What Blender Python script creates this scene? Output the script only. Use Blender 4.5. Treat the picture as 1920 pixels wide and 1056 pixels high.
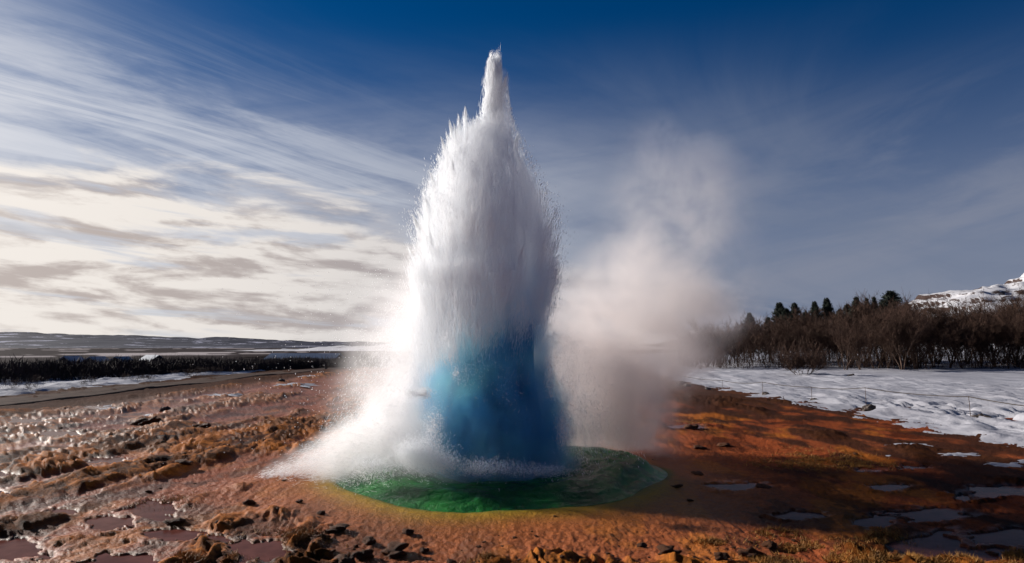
import bpy, bmesh, math, random
import numpy as np
from mathutils import Vector, Matrix

R_ = math.radians
scene = bpy.context.scene
for o in list(bpy.data.objects):
    bpy.data.objects.remove(o)
COL = scene.collection
rng = np.random.default_rng(11)
random.seed(5)

# ------------------------------------------------------------------ camera
CAM_H = 2.0
FPX = 1274.0            # focal length in pixels of the 1920 px wide photograph
HORIZON = 650.0
cam_d = bpy.data.cameras.new("camera")
cam_d.sensor_width = 36.0
cam_d.lens = 36.0 * FPX / 1920.0
cam_d.clip_start = 0.05
cam_d.clip_end = 60000.0
cam = bpy.data.objects.new("camera", cam_d)
cam.location = (0, 0, CAM_H)
cam.rotation_euler = (R_(90 + 5.47), 0, 0)
COL.objects.link(cam)
scene.camera = cam

# ------------------------------------------------------------------ light
SUN_AZ, SUN_EL = -60.0, 20.0          # degrees, azimuth from +Y towards +X
sv = Vector((math.sin(R_(SUN_AZ)) * math.cos(R_(SUN_EL)),
             math.cos(R_(SUN_AZ)) * math.cos(R_(SUN_EL)), math.sin(R_(SUN_EL))))
sun_d = bpy.data.lights.new("sun", 'SUN')
sun_d.energy = 5.0
sun_d.angle = R_(0.6)
sun_d.color = (1.0, 0.95, 0.89)
sun = bpy.data.objects.new("sun", sun_d)
sun.rotation_euler = (-sv).to_track_quat('-Z', 'Y').to_euler()
sun.location = (-20, 20, 20)
COL.objects.link(sun)

scene.view_settings.view_transform = 'Standard'
scene.view_settings.look = 'None'
scene.view_settings.exposure = 0.58
scene.view_settings.gamma = 1.0
scene.view_settings.use_curve_mapping = False
scene.render.engine = 'CYCLES'
cy = scene.cycles
cy.max_bounces = 44
cy.diffuse_bounces = 36
cy.glossy_bounces = 3
cy.transmission_bounces = 36
cy.volume_bounces = 32
cy.transparent_max_bounces = 16
cy.sample_clamp_indirect = 6.0
cy.sample_clamp_direct = 0.0
cy.use_denoising = True
try:
    cy.denoiser = 'OPENIMAGEDENOISE'
    cy.denoising_input_passes = 'RGB_ALBEDO_NORMAL'
except Exception:
    pass
cy.caustics_reflective = False
cy.caustics_refractive = False
cy.blur_glossy = 0.5


class NB:
    """tiny helper to write node trees"""
    def __init__(self, tree):
        self.t = tree

    def n(self, typ, **kw):
        nd = self.t.nodes.new(typ)
        for k, v in kw.items():
            setattr(nd, k, v)
        return nd

    def link(self, a, b):
        self.t.links.new(a, b)

    def put(self, sock, v):
        if isinstance(v, bpy.types.NodeSocket):
            self.link(v, sock)
        else:
            sock.default_value = v

    def m(self, op, a, b=None, c=None, clamp=False):
        nd = self.n('ShaderNodeMath', operation=op, use_clamp=clamp)
        self.put(nd.inputs[0], a)
        if b is not None:
            self.put(nd.inputs[1], b)
        if c is not None:
            self.put(nd.inputs[2], c)
        return nd.outputs[0]

    def ss(self, v, a, b, lo=0.0, hi=1.0):
        nd = self.n('ShaderNodeMapRange', interpolation_type='SMOOTHSTEP')
        self.put(nd.inputs['Value'], v)
        nd.inputs['From Min'].default_value = a
        nd.inputs['From Max'].default_value = b
        nd.inputs['To Min'].default_value = lo
        nd.inputs['To Max'].default_value = hi
        return nd.outputs[0]

    def mix(self, f, a, b, mode='MIX'):
        nd = self.n('ShaderNodeMix', data_type='RGBA', blend_type=mode)
        self.put(nd.inputs[0], f)
        for s, v in ((nd.inputs[6], a), (nd.inputs[7], b)):
            self.put(s, (*v, 1.0) if isinstance(v, (tuple, list)) and len(v) == 3 else v)
        return nd.outputs[2]

    def noise(self, vec, scale, detail=4.0, rough=0.55, dist=0.0, dims='3D'):
        nd = self.n('ShaderNodeTexNoise', noise_dimensions=dims)
        if vec is not None:
            self.link(vec, nd.inputs['Vector'])
        nd.inputs['Scale'].default_value = scale
        nd.inputs['Detail'].default_value = detail
        nd.inputs['Roughness'].default_value = rough
        nd.inputs['Distortion'].default_value = dist
        return nd.outputs[0]

    def comb(self, x, y, z):
        nd = self.n('ShaderNodeCombineXYZ')
        for s, v in zip(nd.inputs, (x, y, z)):
            self.put(s, v)
        return nd.outputs[0]

    def sep(self, v):
        nd = self.n('ShaderNodeSeparateXYZ')
        self.link(v, nd.inputs[0])
        return nd.outputs

    def vm(self, op, a, b):
        nd = self.n('ShaderNodeVectorMath', operation=op)
        self.put(nd.inputs[0], a)
        self.put(nd.inputs[1], b)
        return nd.outputs[1] if op in ('DOT_PRODUCT', 'LENGTH') else nd.outputs[0]


# ------------------------------------------------------------------ sky
def build_world():
    w = bpy.data.worlds.new("World")
    scene.world = w
    w.use_nodes = True
    t = w.node_tree
    t.nodes.clear()
    b = NB(t)
    out = b.n('ShaderNodeOutputWorld')
    sky = b.n('ShaderNodeTexSky', sky_type='NISHITA')
    sky.sun_disc = False
    sky.sun_elevation = R_(SUN_EL)
    sky.sun_rotation = R_(SUN_AZ)
    sky.altitude = 100
    sky.air_density = 1.0
    sky.dust_density = 0.3
    sky.ozone_density = 3.0
    tint = b.mix(1.0, sky.outputs[0], (0.09, 0.54, 1.0), 'MULTIPLY')
    gam = b.n('ShaderNodeHueSaturation')
    gam.inputs['Saturation'].default_value = 1.15
    gam.inputs['Value'].default_value = 0.31
    b.link(tint, gam.inputs['Color'])
    tc = b.n('ShaderNodeTexCoord')
    d = tc.outputs['Generated']
    dx, dy, dz = b.sep(d)
    zz = b.m('MAXIMUM', dz, 0.0)
    ze = b.m('ADD', zz, 0.045)
    px = b.m('DIVIDE', dx, ze)
    py = b.m('DIVIDE', dy, ze)
    # wind-aligned cloud-layer coordinates: s across the streaks, u along them
    ws, wc = math.sin(R_(40)), math.cos(R_(40))
    s = b.m('ADD', b.m('MULTIPLY', px, -wc), b.m('MULTIPLY', py, ws))
    u = b.m('ADD', b.m('MULTIPLY', px, ws), b.m('MULTIPLY', py, wc))
    cosun = b.vm('DOT_PRODUCT', d, tuple(sv))
    front = b.ss(cosun, 0.15, 0.93)            # forward scattering of the clouds
    # --- cirrus
    v1 = b.comb(b.m('MULTIPLY', s, 1.0), b.m('MULTIPLY', u, 0.19), 0.0)
    warp = b.noise(b.comb(b.m('MULTIPLY', s, 0.5), b.m('MULTIPLY', u, 0.16), 3.0), 1.0, 3, 0.6)
    v1w = b.vm('ADD', v1, b.comb(b.m('MULTIPLY', b.m('SUBTRACT', warp, 0.5), 1.1), b.m('MULTIPLY', warp, 0.5), 0.0))
    c1 = b.noise(v1w, 2.2, 11, 0.66, 0.5)
    cover1 = b.ss(b.m('ADD', s, b.m('MULTIPLY', b.m('SUBTRACT', warp, 0.5), 1.6)), 1.45, 3.1)
    cir = b.m('MULTIPLY', b.ss(b.m('ADD', c1, b.m('MULTIPLY', cover1, 0.10)), 0.50, 0.70), cover1)
    # faint wisps all over the layer
    v0 = b.comb(b.m('MULTIPLY', s, 0.55), b.m('MULTIPLY', u, 0.2), 9.0)
    c0 = b.noise(v0, 1.6, 7, 0.6, 0.6)
    wis = b.m('MULTIPLY', b.m('MULTIPLY', b.ss(c0, 0.42, 0.72), 0.55), b.ss(zz, 0.46, 0.18))
    # --- mid veil (altostratus patch); azimuth and height keep the billows upright towards the horizon
    az = b.m('ARCTAN2', dx, dy)
    tilt = b.m('ADD', dz, b.m('MULTIPLY', az, 0.06))
    v2 = b.comb(b.m('MULTIPLY', az, 5.0), b.m('MULTIPLY', tilt, 15.0), 21.0)
    c2 = b.noise(v2, 1.0, 10, 0.62, 1.0)
    cov2 = b.m('MULTIPLY', b.ss(s, 1.9, 3.2), b.ss(c2, 0.43, 0.68))
    # --- soft grey veils away from the sun
    c4 = b.noise(b.comb(b.m('MULTIPLY', az, 2.2), b.m('MULTIPLY', b.m('SUBTRACT', dz, b.m('MULTIPLY', az, 0.16)), 11.0), 70.0), 1.0, 7, 0.58, 0.8)
    vl4 = b.m('MULTIPLY', b.m('MULTIPLY', b.ss(c4, 0.34, 0.66), 0.72), b.ss(zz, 0.38, 0.14))
    # --- stratocumulus deck
    v3 = b.comb(b.m('MULTIPLY', az, 5.2), b.m('MULTIPLY', tilt, 22.0), 40.0)
    c3 = b.noise(v3, 1.0, 9, 0.58, 0.25)
    s3 = b.m('ADD', s, b.m('MULTIPLY', b.m('SUBTRACT', c3, 0.5), 3.2))
    deck = b.ss(s3, 3.2, 3.9)
    hole = b.ss(b.noise(b.comb(b.m('MULTIPLY', az, 3.0), b.m('MULTIPLY', tilt, 26.0), 55.0), 1.0, 7, 0.55, 0.5), 0.56, 0.66)
    deck = b.m('MULTIPLY', deck, b.m('SUBTRACT', 1.0, b.m('MULTIPLY', hole, 0.85)))
    # relief in the deck: lit tops, grey bases
    c3b = b.noise(b.comb(b.m('MULTIPLY', az, 5.2), b.m('MULTIPLY', b.m('ADD', tilt, 0.012), 22.0), 40.0), 1.0, 9, 0.58, 0.25)
    relief = b.ss(b.m('ADD', b.m('SUBTRACT', c3, c3b), b.m('MULTIPLY', b.m('SUBTRACT', c3, 0.5), 0.25)), -0.13, 0.07)
    # colours (radiance) of the clouds: bright towards the sun, grey-lilac away from it
    hi = b.mix(front, (0.19, 0.20, 0.25), (0.60, 0.56, 0.52))
    lo = b.mix(front, (0.14, 0.155, 0.20), (0.33, 0.285, 0.265))
    deckcol = b.mix(relief, lo, hi)
    aur = b.m('POWER', b.m('MAXIMUM', cosun, 0.0), 26.0)
    cirA = b.mix(front, (0.105, 0.13, 0.19), (0.41, 0.43, 0.48))
    # horizon veil
    veil = b.m('POWER', b.m('SUBTRACT', 1.0, b.ss(zz, 0.0, 0.46)), 1.35)
    veilc = b.mix(front, (0.165, 0.175, 0.225), (0.45, 0.42, 0.40))
    thin = b.mix(b.m('MULTIPLY', veil, 0.92), (0, 0, 0), (1, 1, 1))

    bg_sky = b.n('ShaderNodeBackground')
    b.link(gam.outputs[0], bg_sky.inputs[0])
    bg_sky.inputs[1].default_value = 0.10

    def layer(below, col, fac):
        bg = b.n('ShaderNodeBackground')
        b.link(col, bg.inputs[0])
        bg.inputs[1].default_value = 1.0
        mx = b.n('ShaderNodeMixShader')
        b.put(mx.inputs[0], fac)
        b.link(below, mx.inputs[1])
        b.link(bg.outputs[0], mx.inputs[2])
        return mx.outputs[0]

    sh = layer(bg_sky.outputs[0], veilc, b.m('MULTIPLY', veil, 0.88))
    sh = layer(sh, b.mix(front, (0.150, 0.165, 0.215), (0.46, 0.46, 0.49)), vl4)
    sh = layer(sh, cirA, wis)
    sh = layer(sh, cirA, b.m('MULTIPLY', cir, 0.85))
    sh = layer(sh, cirA, b.m('MULTIPLY', cov2, 0.55))
    sh = layer(sh, deckcol, b.m('MULTIPLY', deck, 0.96))
    glow = b.mix(1.0, (0.9, 0.83, 0.76), (1, 1, 1), 'MULTIPLY')
    sh = layer(sh, glow, b.m('MULTIPLY', aur, 0.85))
    b.link(sh, out.inputs['Surface'])
    w.cycles.sampling_method = 'MANUAL'
    w.cycles.sample_map_resolution = 1024


build_world()


# ------------------------------------------------------------------ noise and mesh helpers
_perm = rng.permutation(4096).astype(np.int64)
_ang = rng.random(4096) * 2 * np.pi
_gx, _gy = np.cos(_ang), np.sin(_ang)


def pn(x, y, seed=0):
    x = np.asarray(x, float); y = np.asarray(y, float)
    xi = np.floor(x).astype(np.int64); yi = np.floor(y).astype(np.int64)
    fx = x - xi; fy = y - yi
    u = fx * fx * fx * (fx * (fx * 6 - 15) + 10)
    v = fy * fy * fy * (fy * (fy * 6 - 15) + 10)

    def g(ix, iy, ax, ay):
        h = _perm[(_perm[(ix + seed * 57) & 4095] + iy) & 4095]
        return _gx[h] * ax + _gy[h] * ay
    a = g(xi, yi, fx, fy); b = g(xi + 1, yi, fx - 1, fy)
    c = g(xi, yi + 1, fx, fy - 1); d = g(xi + 1, yi + 1, fx - 1, fy - 1)
    return ((a + (b - a) * u) * (1 - v) + (c + (d - c) * u) * v) * 1.5


def fbm(x, y, oct=4, seed=0, gain=0.5):
    t = 0; a = 1.0
    for i in range(oct):
        t = t + a * pn(x, y, seed + i)
        x = x * 2.03 + 3.1; y = y * 2.03 - 1.7; a *= gain
    return t


def ridged(x, y, oct=4, seed=0, gain=0.5):
    t = 0; a = 1.0
    for i in range(oct):
        t = t + a * (0.5 - np.abs(pn(x, y, seed + i)))
        x = x * 2.07 + 3.1; y = y * 2.07 - 1.7; a *= gain
    return t


def sst(v, a, b):
    t = np.clip((np.asarray(v, float) - a) / (b - a), 0, 1)
    return t * t * (3 - 2 * t)


def lerp(a, b, t):
    return a + (b - a) * t


def mesh_obj(name, verts, faces, mat=None, parent=None, smooth=True, attrs=None, n=None):
    """verts (N,3) array, faces (M,k) int array of equal polygons -> one object"""
    verts = np.ascontiguousarray(verts, dtype=np.float32)
    faces = np.ascontiguousarray(faces, dtype=np.int32)
    me = bpy.data.meshes.new(name)
    k = faces.shape[1]
    me.vertices.add(len(verts)); me.vertices.foreach_set("co", verts.ravel())
    me.loops.add(faces.size); me.loops.foreach_set("vertex_index", faces.ravel())
    me.polygons.add(len(faces))
    me.polygons.foreach_set("loop_start", np.arange(0, faces.size, k, dtype=np.int32))
    me.polygons.foreach_set("loop_total", np.full(len(faces), k, dtype=np.int32))
    me.polygons.foreach_set("use_smooth", np.full(len(faces), smooth))
    me.update(calc_edges=True)
    for an, (typ, arr) in (attrs or {}).items():
        a = me.attributes.new(an, typ, 'POINT')
        a.data.foreach_set("color" if typ == 'FLOAT_COLOR' else "value", np.ascontiguousarray(arr, dtype=np.float32).ravel())
    if mat:
        me.materials.append(mat)
    o = bpy.data.objects.new(name, me)
    COL.objects.link(o)
    o.parent = parent
    return o


def grid_faces(nr, nc, wrap=False):
    i = np.arange(nr - 1)[:, None]; j = np.arange(nc if wrap else nc - 1)[None, :]
    j2 = (j + 1) % nc
    a = i * nc + j; b = i * nc + j2; c = (i + 1) * nc + j2; d = (i + 1) * nc + j
    return np.stack([a, b, c, d], -1).reshape(-1, 4)


def tag(o, label=None, cat=None, group=None, kind=None):
    if label: o["label"] = label
    if cat: o["category"] = cat
    if group: o["group"] = group
    if kind: o["kind"] = kind
    return o


def empty(name, loc=(0, 0, 0), rz=0.0):
    o = bpy.data.objects.new(name, None)
    o.location = loc; o.rotation_euler = (0, 0, rz)
    COL.objects.link(o)
    return o


def copy_tree(o, parent=None):
    c = o.copy(); COL.objects.link(c); c.parent = parent
    for ch in list(o.children):
        copy_tree(ch, c)
    return c


def slivers(p, d, length, width):
    """elongated tetrahedra (a stretched drop each): centres p, unit directions d -> verts, faces"""
    n = len(p)
    d = d / np.maximum(np.linalg.norm(d, axis=1, keepdims=True), 1e-6)
    ref = rng.normal(size=(n, 3))
    a = np.cross(d, ref); a /= np.maximum(np.linalg.norm(a, axis=1, keepdims=True), 1e-6)
    b = np.cross(d, a)
    L = np.asarray(length).reshape(-1, 1) * np.ones((n, 1)); W = np.asarray(width).reshape(-1, 1) * np.ones((n, 1))
    base = p - d * L * 0.5
    v0 = p + d * L * 0.5
    v1 = base + a * W * 0.6
    v2 = base + (-0.5 * a + 0.87 * b) * W * 0.6
    v3 = base + (-0.5 * a - 0.87 * b) * W * 0.6
    V = np.stack([v0, v1, v2, v3], 1).reshape(-1, 3)
    k = (np.arange(n) * 4)[:, None]
    F = np.stack([k + np.array([0, 1, 2]), k + np.array([0, 2, 3]), k + np.array([0, 3, 1]), k + np.array([1, 3, 2])], 1).reshape(-1, 3)
    return V, F


# ------------------------------------------------------------------ pixel of the photograph -> place on level ground
def gp(px, py, z=0.0):
    d = (CAM_H - z) * FPX / (py - HORIZON)
    return (px - 960.0) / FPX * d, d


# ------------------------------------------------------------------ materials
def new_mat(name):
    m = bpy.data.materials.new(name); m.use_nodes = True
    t = m.node_tree
    pb = t.nodes['Principled BSDF']
    return m, NB(t), pb


def simple(name, col, rough=0.8, var=0.3, scale=3.0, spec=0.3, bump=0.0, bscale=20.0):
    m, b, pb = new_mat(name)
    tc = b.n('ShaderNodeTexCoord')
    nz = b.noise(tc.outputs['Object'], scale, 5, 0.6)
    f = b.ss(nz, 0.3, 0.7)
    c = b.mix(f, tuple(x * (1 - var) for x in col), tuple(min(1, x * (1 + var)) for x in col))
    b.link(c, pb.inputs['Base Color'])
    pb.inputs['Roughness'].default_value = rough
    pb.inputs['Specular IOR Level'].default_value = spec
    if bump:
        bp = b.n('ShaderNodeBump'); bp.inputs['Strength'].default_value = bump; bp.inputs['Distance'].default_value = 0.03
        b.link(b.noise(tc.outputs['Object'], bscale, 5, 0.6), bp.inputs['Height'])
        b.link(bp.outputs[0], pb.inputs['Normal'])
    return m


def mud_material():
    m, b, pb = new_mat("wet_mud")
    at = b.n('ShaderNodeAttribute', attribute_name='tone')
    wt = b.n('ShaderNodeAttribute', attribute_name='wet')
    geo = b.n('ShaderNodeNewGeometry')
    pos = geo.outputs['Position']
    n1 = b.noise(pos, 9.0, 6, 0.65)
    n2 = b.noise(pos, 60.0, 3, 0.6)
    k = b.m('ADD', b.m('MULTIPLY', b.ss(n1, 0.3, 0.7), 0.5), b.m('MULTIPLY', b.ss(n2, 0.3, 0.7), 0.35))
    dark = b.mix(1.0, at.outputs['Color'], (0.50, 0.44, 0.40), 'MULTIPLY')
    lite = b.mix(1.0, at.outputs['Color'], (1.28, 1.2, 1.12), 'MULTIPLY')
    b.link(b.mix(k, dark, lite), pb.inputs['Base Color'])
    rr = b.m('SUBTRACT', 0.82, b.m('MULTIPLY', wt.outputs['Fac'], 0.46))
    rr = b.m('ADD', rr, b.m('MULTIPLY', b.m('SUBTRACT', n1, 0.5), 0.35))
    b.link(rr, pb.inputs['Roughness'])
    pb.inputs['Specular Tint'].default_value = (1.0, 0.70, 0.46, 1)
    b.link(b.m('MULTIPLY_ADD', b.m('POWER', wt.outputs['Fac'], 1.6), 0.30, 0.01), pb.inputs['Specular IOR Level'])
    bp = b.n('ShaderNodeBump'); bp.inputs['Strength'].default_value = 0.8; bp.inputs['Distance'].default_value = 0.022
    vo = b.n('ShaderNodeTexVoronoi'); vo.inputs['Scale'].default_value = 22.0; b.link(pos, vo.inputs['Vector'])
    b.link(b.m('ADD', b.m('ADD', b.noise(pos, 42.0, 6, 0.7), b.m('MULTIPLY', n1, 0.5)), b.m('MULTIPLY', vo.outputs['Distance'], 0.45)), bp.inputs['Height'])
    b.link(bp.outputs[0], pb.inputs['Normal'])
    return m


def snow_material():
    m, b, pb = new_mat("snow")
    geo = b.n('ShaderNodeNewGeometry')
    pos = geo.outputs['Position']
    x, y, z = b.sep(pos)
    n1 = b.noise(b.comb(x, b.m('MULTIPLY', y, 0.4), z), 0.8, 6, 0.6)
    n2 = b.noise(pos, 14.0, 4, 0.6)
    c = b.mix(b.ss(n1, 0.35, 0.7), (0.29, 0.283, 0.31), (0.42, 0.412, 0.44))
    c = b.mix(b.m('MULTIPLY', b.ss(n2, 0.55, 0.75), 0.2), c, (0.28, 0.25, 0.245))
    b.link(c, pb.inputs['Base Color'])
    pb.inputs['Roughness'].default_value = 0.6
    bp = b.n('ShaderNodeBump'); bp.inputs['Strength'].default_value = 0.5; bp.inputs['Distance'].default_value = 0.06
    b.link(b.noise(pos, 7.0, 6, 0.65), bp.inputs['Height'])
    b.link(bp.outputs[0], pb.inputs['Normal'])
    return m


def puddle_material():
    m, b, pb = new_mat("murky_puddle")
    geo = b.n('ShaderNodeNewGeometry')
    nz = b.noise(geo.outputs['Position'], 3.0, 4, 0.6)
    b.link(b.mix(b.ss(nz, 0.35, 0.65), (0.085, 0.027, 0.020), (0.13, 0.045, 0.034)), pb.inputs['Base Color'])
    pb.inputs['Roughness'].default_value = 0.14
    pb.inputs['IOR'].default_value = 1.33
    pb.inputs['Specular IOR Level'].default_value = 0.02
    pb.inputs['Specular Tint'].default_value = (1.0, 0.72, 0.64, 1)
    bp = b.n('ShaderNodeBump'); bp.inputs['Strength'].default_value = 0.05; bp.inputs['Distance'].default_value = 0.01
    b.link(b.noise(geo.outputs['Position'], 12.0, 3, 0.5), bp.inputs['Height'])
    b.link(bp.outputs[0], pb.inputs['Normal'])
    return m


MUD = mud_material()
SNOW = snow_material()
PUD = puddle_material()
ROCK = simple("dark_stone", (0.075, 0.055, 0.045), 0.75, 0.5, 8.0, 0.4, 0.6, 18)
CLOD = simple("mud_clod", (0.085, 0.031, 0.012), 0.7, 0.55, 12.0, 0.12, 0.8, 30)
BARK = simple("birch_bark", (0.075, 0.045, 0.032), 0.9, 0.4, 6.0)
TWIG = simple("bare_twigs", (0.062, 0.032, 0.021), 0.9, 0.35, 0.6)
NEEDLE = simple("pine_needles", (0.022, 0.030, 0.020), 0.8, 0.4, 2.0)
SCRUB = simple("dark_scrub", (0.040, 0.026, 0.024), 0.9, 0.4, 0.4)
ROADM = simple("gravel_road", (0.066, 0.041, 0.032), 0.95, 0.25, 2.0, 0.03, 0.4, 12)
ROPE = simple("rope", (0.05, 0.04, 0.035), 0.8, 0.2, 30)
IRON = simple("rusty_iron", (0.10, 0.06, 0.04), 0.6, 0.3, 20)
WALLM = simple("dark_house_wall", (0.06, 0.045, 0.042), 0.8, 0.2, 1.0)
BLUER = simple("blue_roof", (0.030, 0.060, 0.125), 0.6, 0.15, 0.5)
GLASSM = simple("window_glass", (0.03, 0.035, 0.05), 0.1, 0.1, 1.0, 0.6)
MOSS = simple("golden_moss", (0.26, 0.115, 0.018), 0.7, 0.45, 5.0)

# ------------------------------------------------------------------ terrain
GX, GY, PR = -0.2, 11.1, 2.58         # geyser pool: centre and radius
PUDDLES = []                           # (x, y, half length x, half length y, shear)
for q in [(215, 857, 42, 6), (62, 1008, 62, 17), (140, 945, 26, 7), (300, 940, 56, 15), (235, 962, 42, 12),
          (250, 1030, 60, 18), (352, 985, 66, 9), (492, 1024, 48, 20), (14, 912, 20, 8), (20, 884, 30, 5),
          (200, 765, 32, 4), (420, 1000, 30, 6), (60, 790, 40, 4), (120, 812, 40, 5),
          (1650, 900, 36, 6), (1850, 912, 60, 10), (1618, 966, 38, 12), (1735, 945, 66, 11),
          (1765, 1006, 105, 24), (1482, 954, 42, 7), (1868, 990, 70, 14), (1612, 872, 26, 3), (1785, 922, 14, 5),
          (1370, 900, 50, 7), (1280, 795, 40, 4), (1700, 868, 30, 3)]:
    x, y = gp(q[0], q[1])
    PUDDLES.append((x, y, q[2] * y / FPX, q[3] * y * y / 2548.0, x / y))


def pool_r(x, y):
    dx, dy = x - GX, y - GY
    th = np.arctan2(dy, dx)
    return np.hypot(dx, dy) / (1 + 0.035 * np.sin(3 * th + 0.5) + 0.02 * np.sin(7 * th + 2))


def puddle_e(x, y, qx, qy, a, bb, sh):
    vx = (x - qx - sh * (y - qy)) / a; vy = (y - qy) / bb
    wx = 0.55 * pn(vx * 0.9 + qx * 3, vy * 0.9 + qy, 161); wy = 0.45 * pn(vx * 0.9 - qy, vy * 0.9 + qx * 2, 163)
    f = np.hypot(vx + wx, vy + wy)
    return f + 0.30 * fbm(vx * 1.9 + qx, vy * 1.9, 3, 165) + 0.07 * pn(x * 9, y * 6, 167)


LEVEL = None


def terrain(x, y, full=False):
    x = np.asarray(x, float); y = np.asarray(y, float)
    d = np.hypot(x, y) + 1e-6
    az = x / d
    drop = -5.5 * sst(d, 62, 190) * sst(az, 0.10, -0.16)
    rise = 1.2 * sst(d, 60, 200) * sst(az, 0.15, 0.35)
    fade = 1 - sst(d, 45, 110)
    ax, ay = x, y * 0.42
    n1 = fbm(ax * 0.33, ay * 0.33, 3, 1)
    n2 = fbm(ax * 1.15, ay * 1.15, 4, 7)
    n3 = ridged(ax * 4.2 + 0.5 * n2, ay * 4.0, 5, 13, 0.6) - 0.75
    n4 = fbm(x * 12, y * 6, 4, 19, 0.65)
    tq = fbm(ax * 0.55 + 0.15 * n2 + 4, ay * 0.50, 3, 23) * 5.0
    ledge = (np.floor(tq) + sst(tq - np.floor(tq), 0.0, 0.16) - tq)
    r = pool_r(x, y)
    near_pool = np.exp(-(np.maximum(r - PR, 0) / 1.6) ** 2)
    bias = 0.30 * sst(x, 0.0, -3.0) * sst(y, 24, 14) + 0.35 * sst(y, 7.0, 5.2) * sst(x, 3.2, 0.5) - 0.75 * near_pool \
        - 0.32 * sst(x, 1.0, 2.5) * sst(y, 6.0, 7.5) * sst(x, 6, 4) - 0.22 * sst(x, 3.5, 6.0) * sst(y, 7.0, 9.0)
    rough = sst(n1 * 0.55 + 0.25 * n2 + bias, -0.06, 0.26)
    side = sst(x, 8.0, 3.0) * sst(x, -17, -14)
    z = 0.07 * n1 * fade + fade * (rough * (0.085 * np.maximum(n2 + 0.05, -0.15) + (0.022 * n3 + 0.010 * n4) * (0.45 + 0.55 * sst(d, 18, 7)) + 0.08 * ledge)
                                   + (1 - rough) * (0.018 * n2 + 0.011 * n4 + 0.014 * n3 * sst(r, PR + 0.4, PR + 2.5))) * (0.6 + 0.4 * side)
    # pool lip and basin
    z = z * sst(r, PR - 0.2, PR + 1.3) + 0.02 * np.exp(-((r - PR - 0.12) / 0.22) ** 2) * (1 + n2)
    z = lerp(z, -0.5, sst(r, PR + 0.02, PR - 0.5))
    # puddles: hollow to a level
    pud = np.zeros_like(x)
    for (qx, qy, a, bb, sh), lv in zip(PUDDLES, LEVEL or []):
        m = (np.abs(x - qx) < 3.2 * a + 0.8) & (np.abs(y - qy) < 3.2 * bb + 0.8)
        if not m.any():
            continue
        e = puddle_e(x[m], y[m], qx, qy, a, bb, sh)
        zb = lerp(lv - 0.03, z[m], sst(e, 0.97, 1.6))
        zb = np.where((e > 1.0) & (e < 1.5), np.maximum(zb, lv + 0.003 + 0.010 * np.minimum(e - 1, .2) * 5 * (1 + n4[m])), zb)
        z[m] = zb
        pud[m] = np.maximum(pud[m], sst(e, 1.5, 1.05))
    # gravel road bed and bank
    z = z + drop + rise
    if not full:
        return z
    return z, dict(d=d, az=az, n1=n1, n2=n2, n3=n3, n4=n4, r=r, rough=rough, near_pool=near_pool, pud=pud)


def levels():
    out = []
    t = np.linspace(0, 2 * np.pi, 24, endpoint=False)
    for (qx, qy, a, bb, sh) in PUDDLES:
        vy = np.sin(t) * bb * 1.25; vx = np.cos(t) * a * 1.25 + sh * vy
        out.append(float(np.percentile(terrain(qx + vx, qy + vy), 30)))
    return out


LEVEL = levels()


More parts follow.
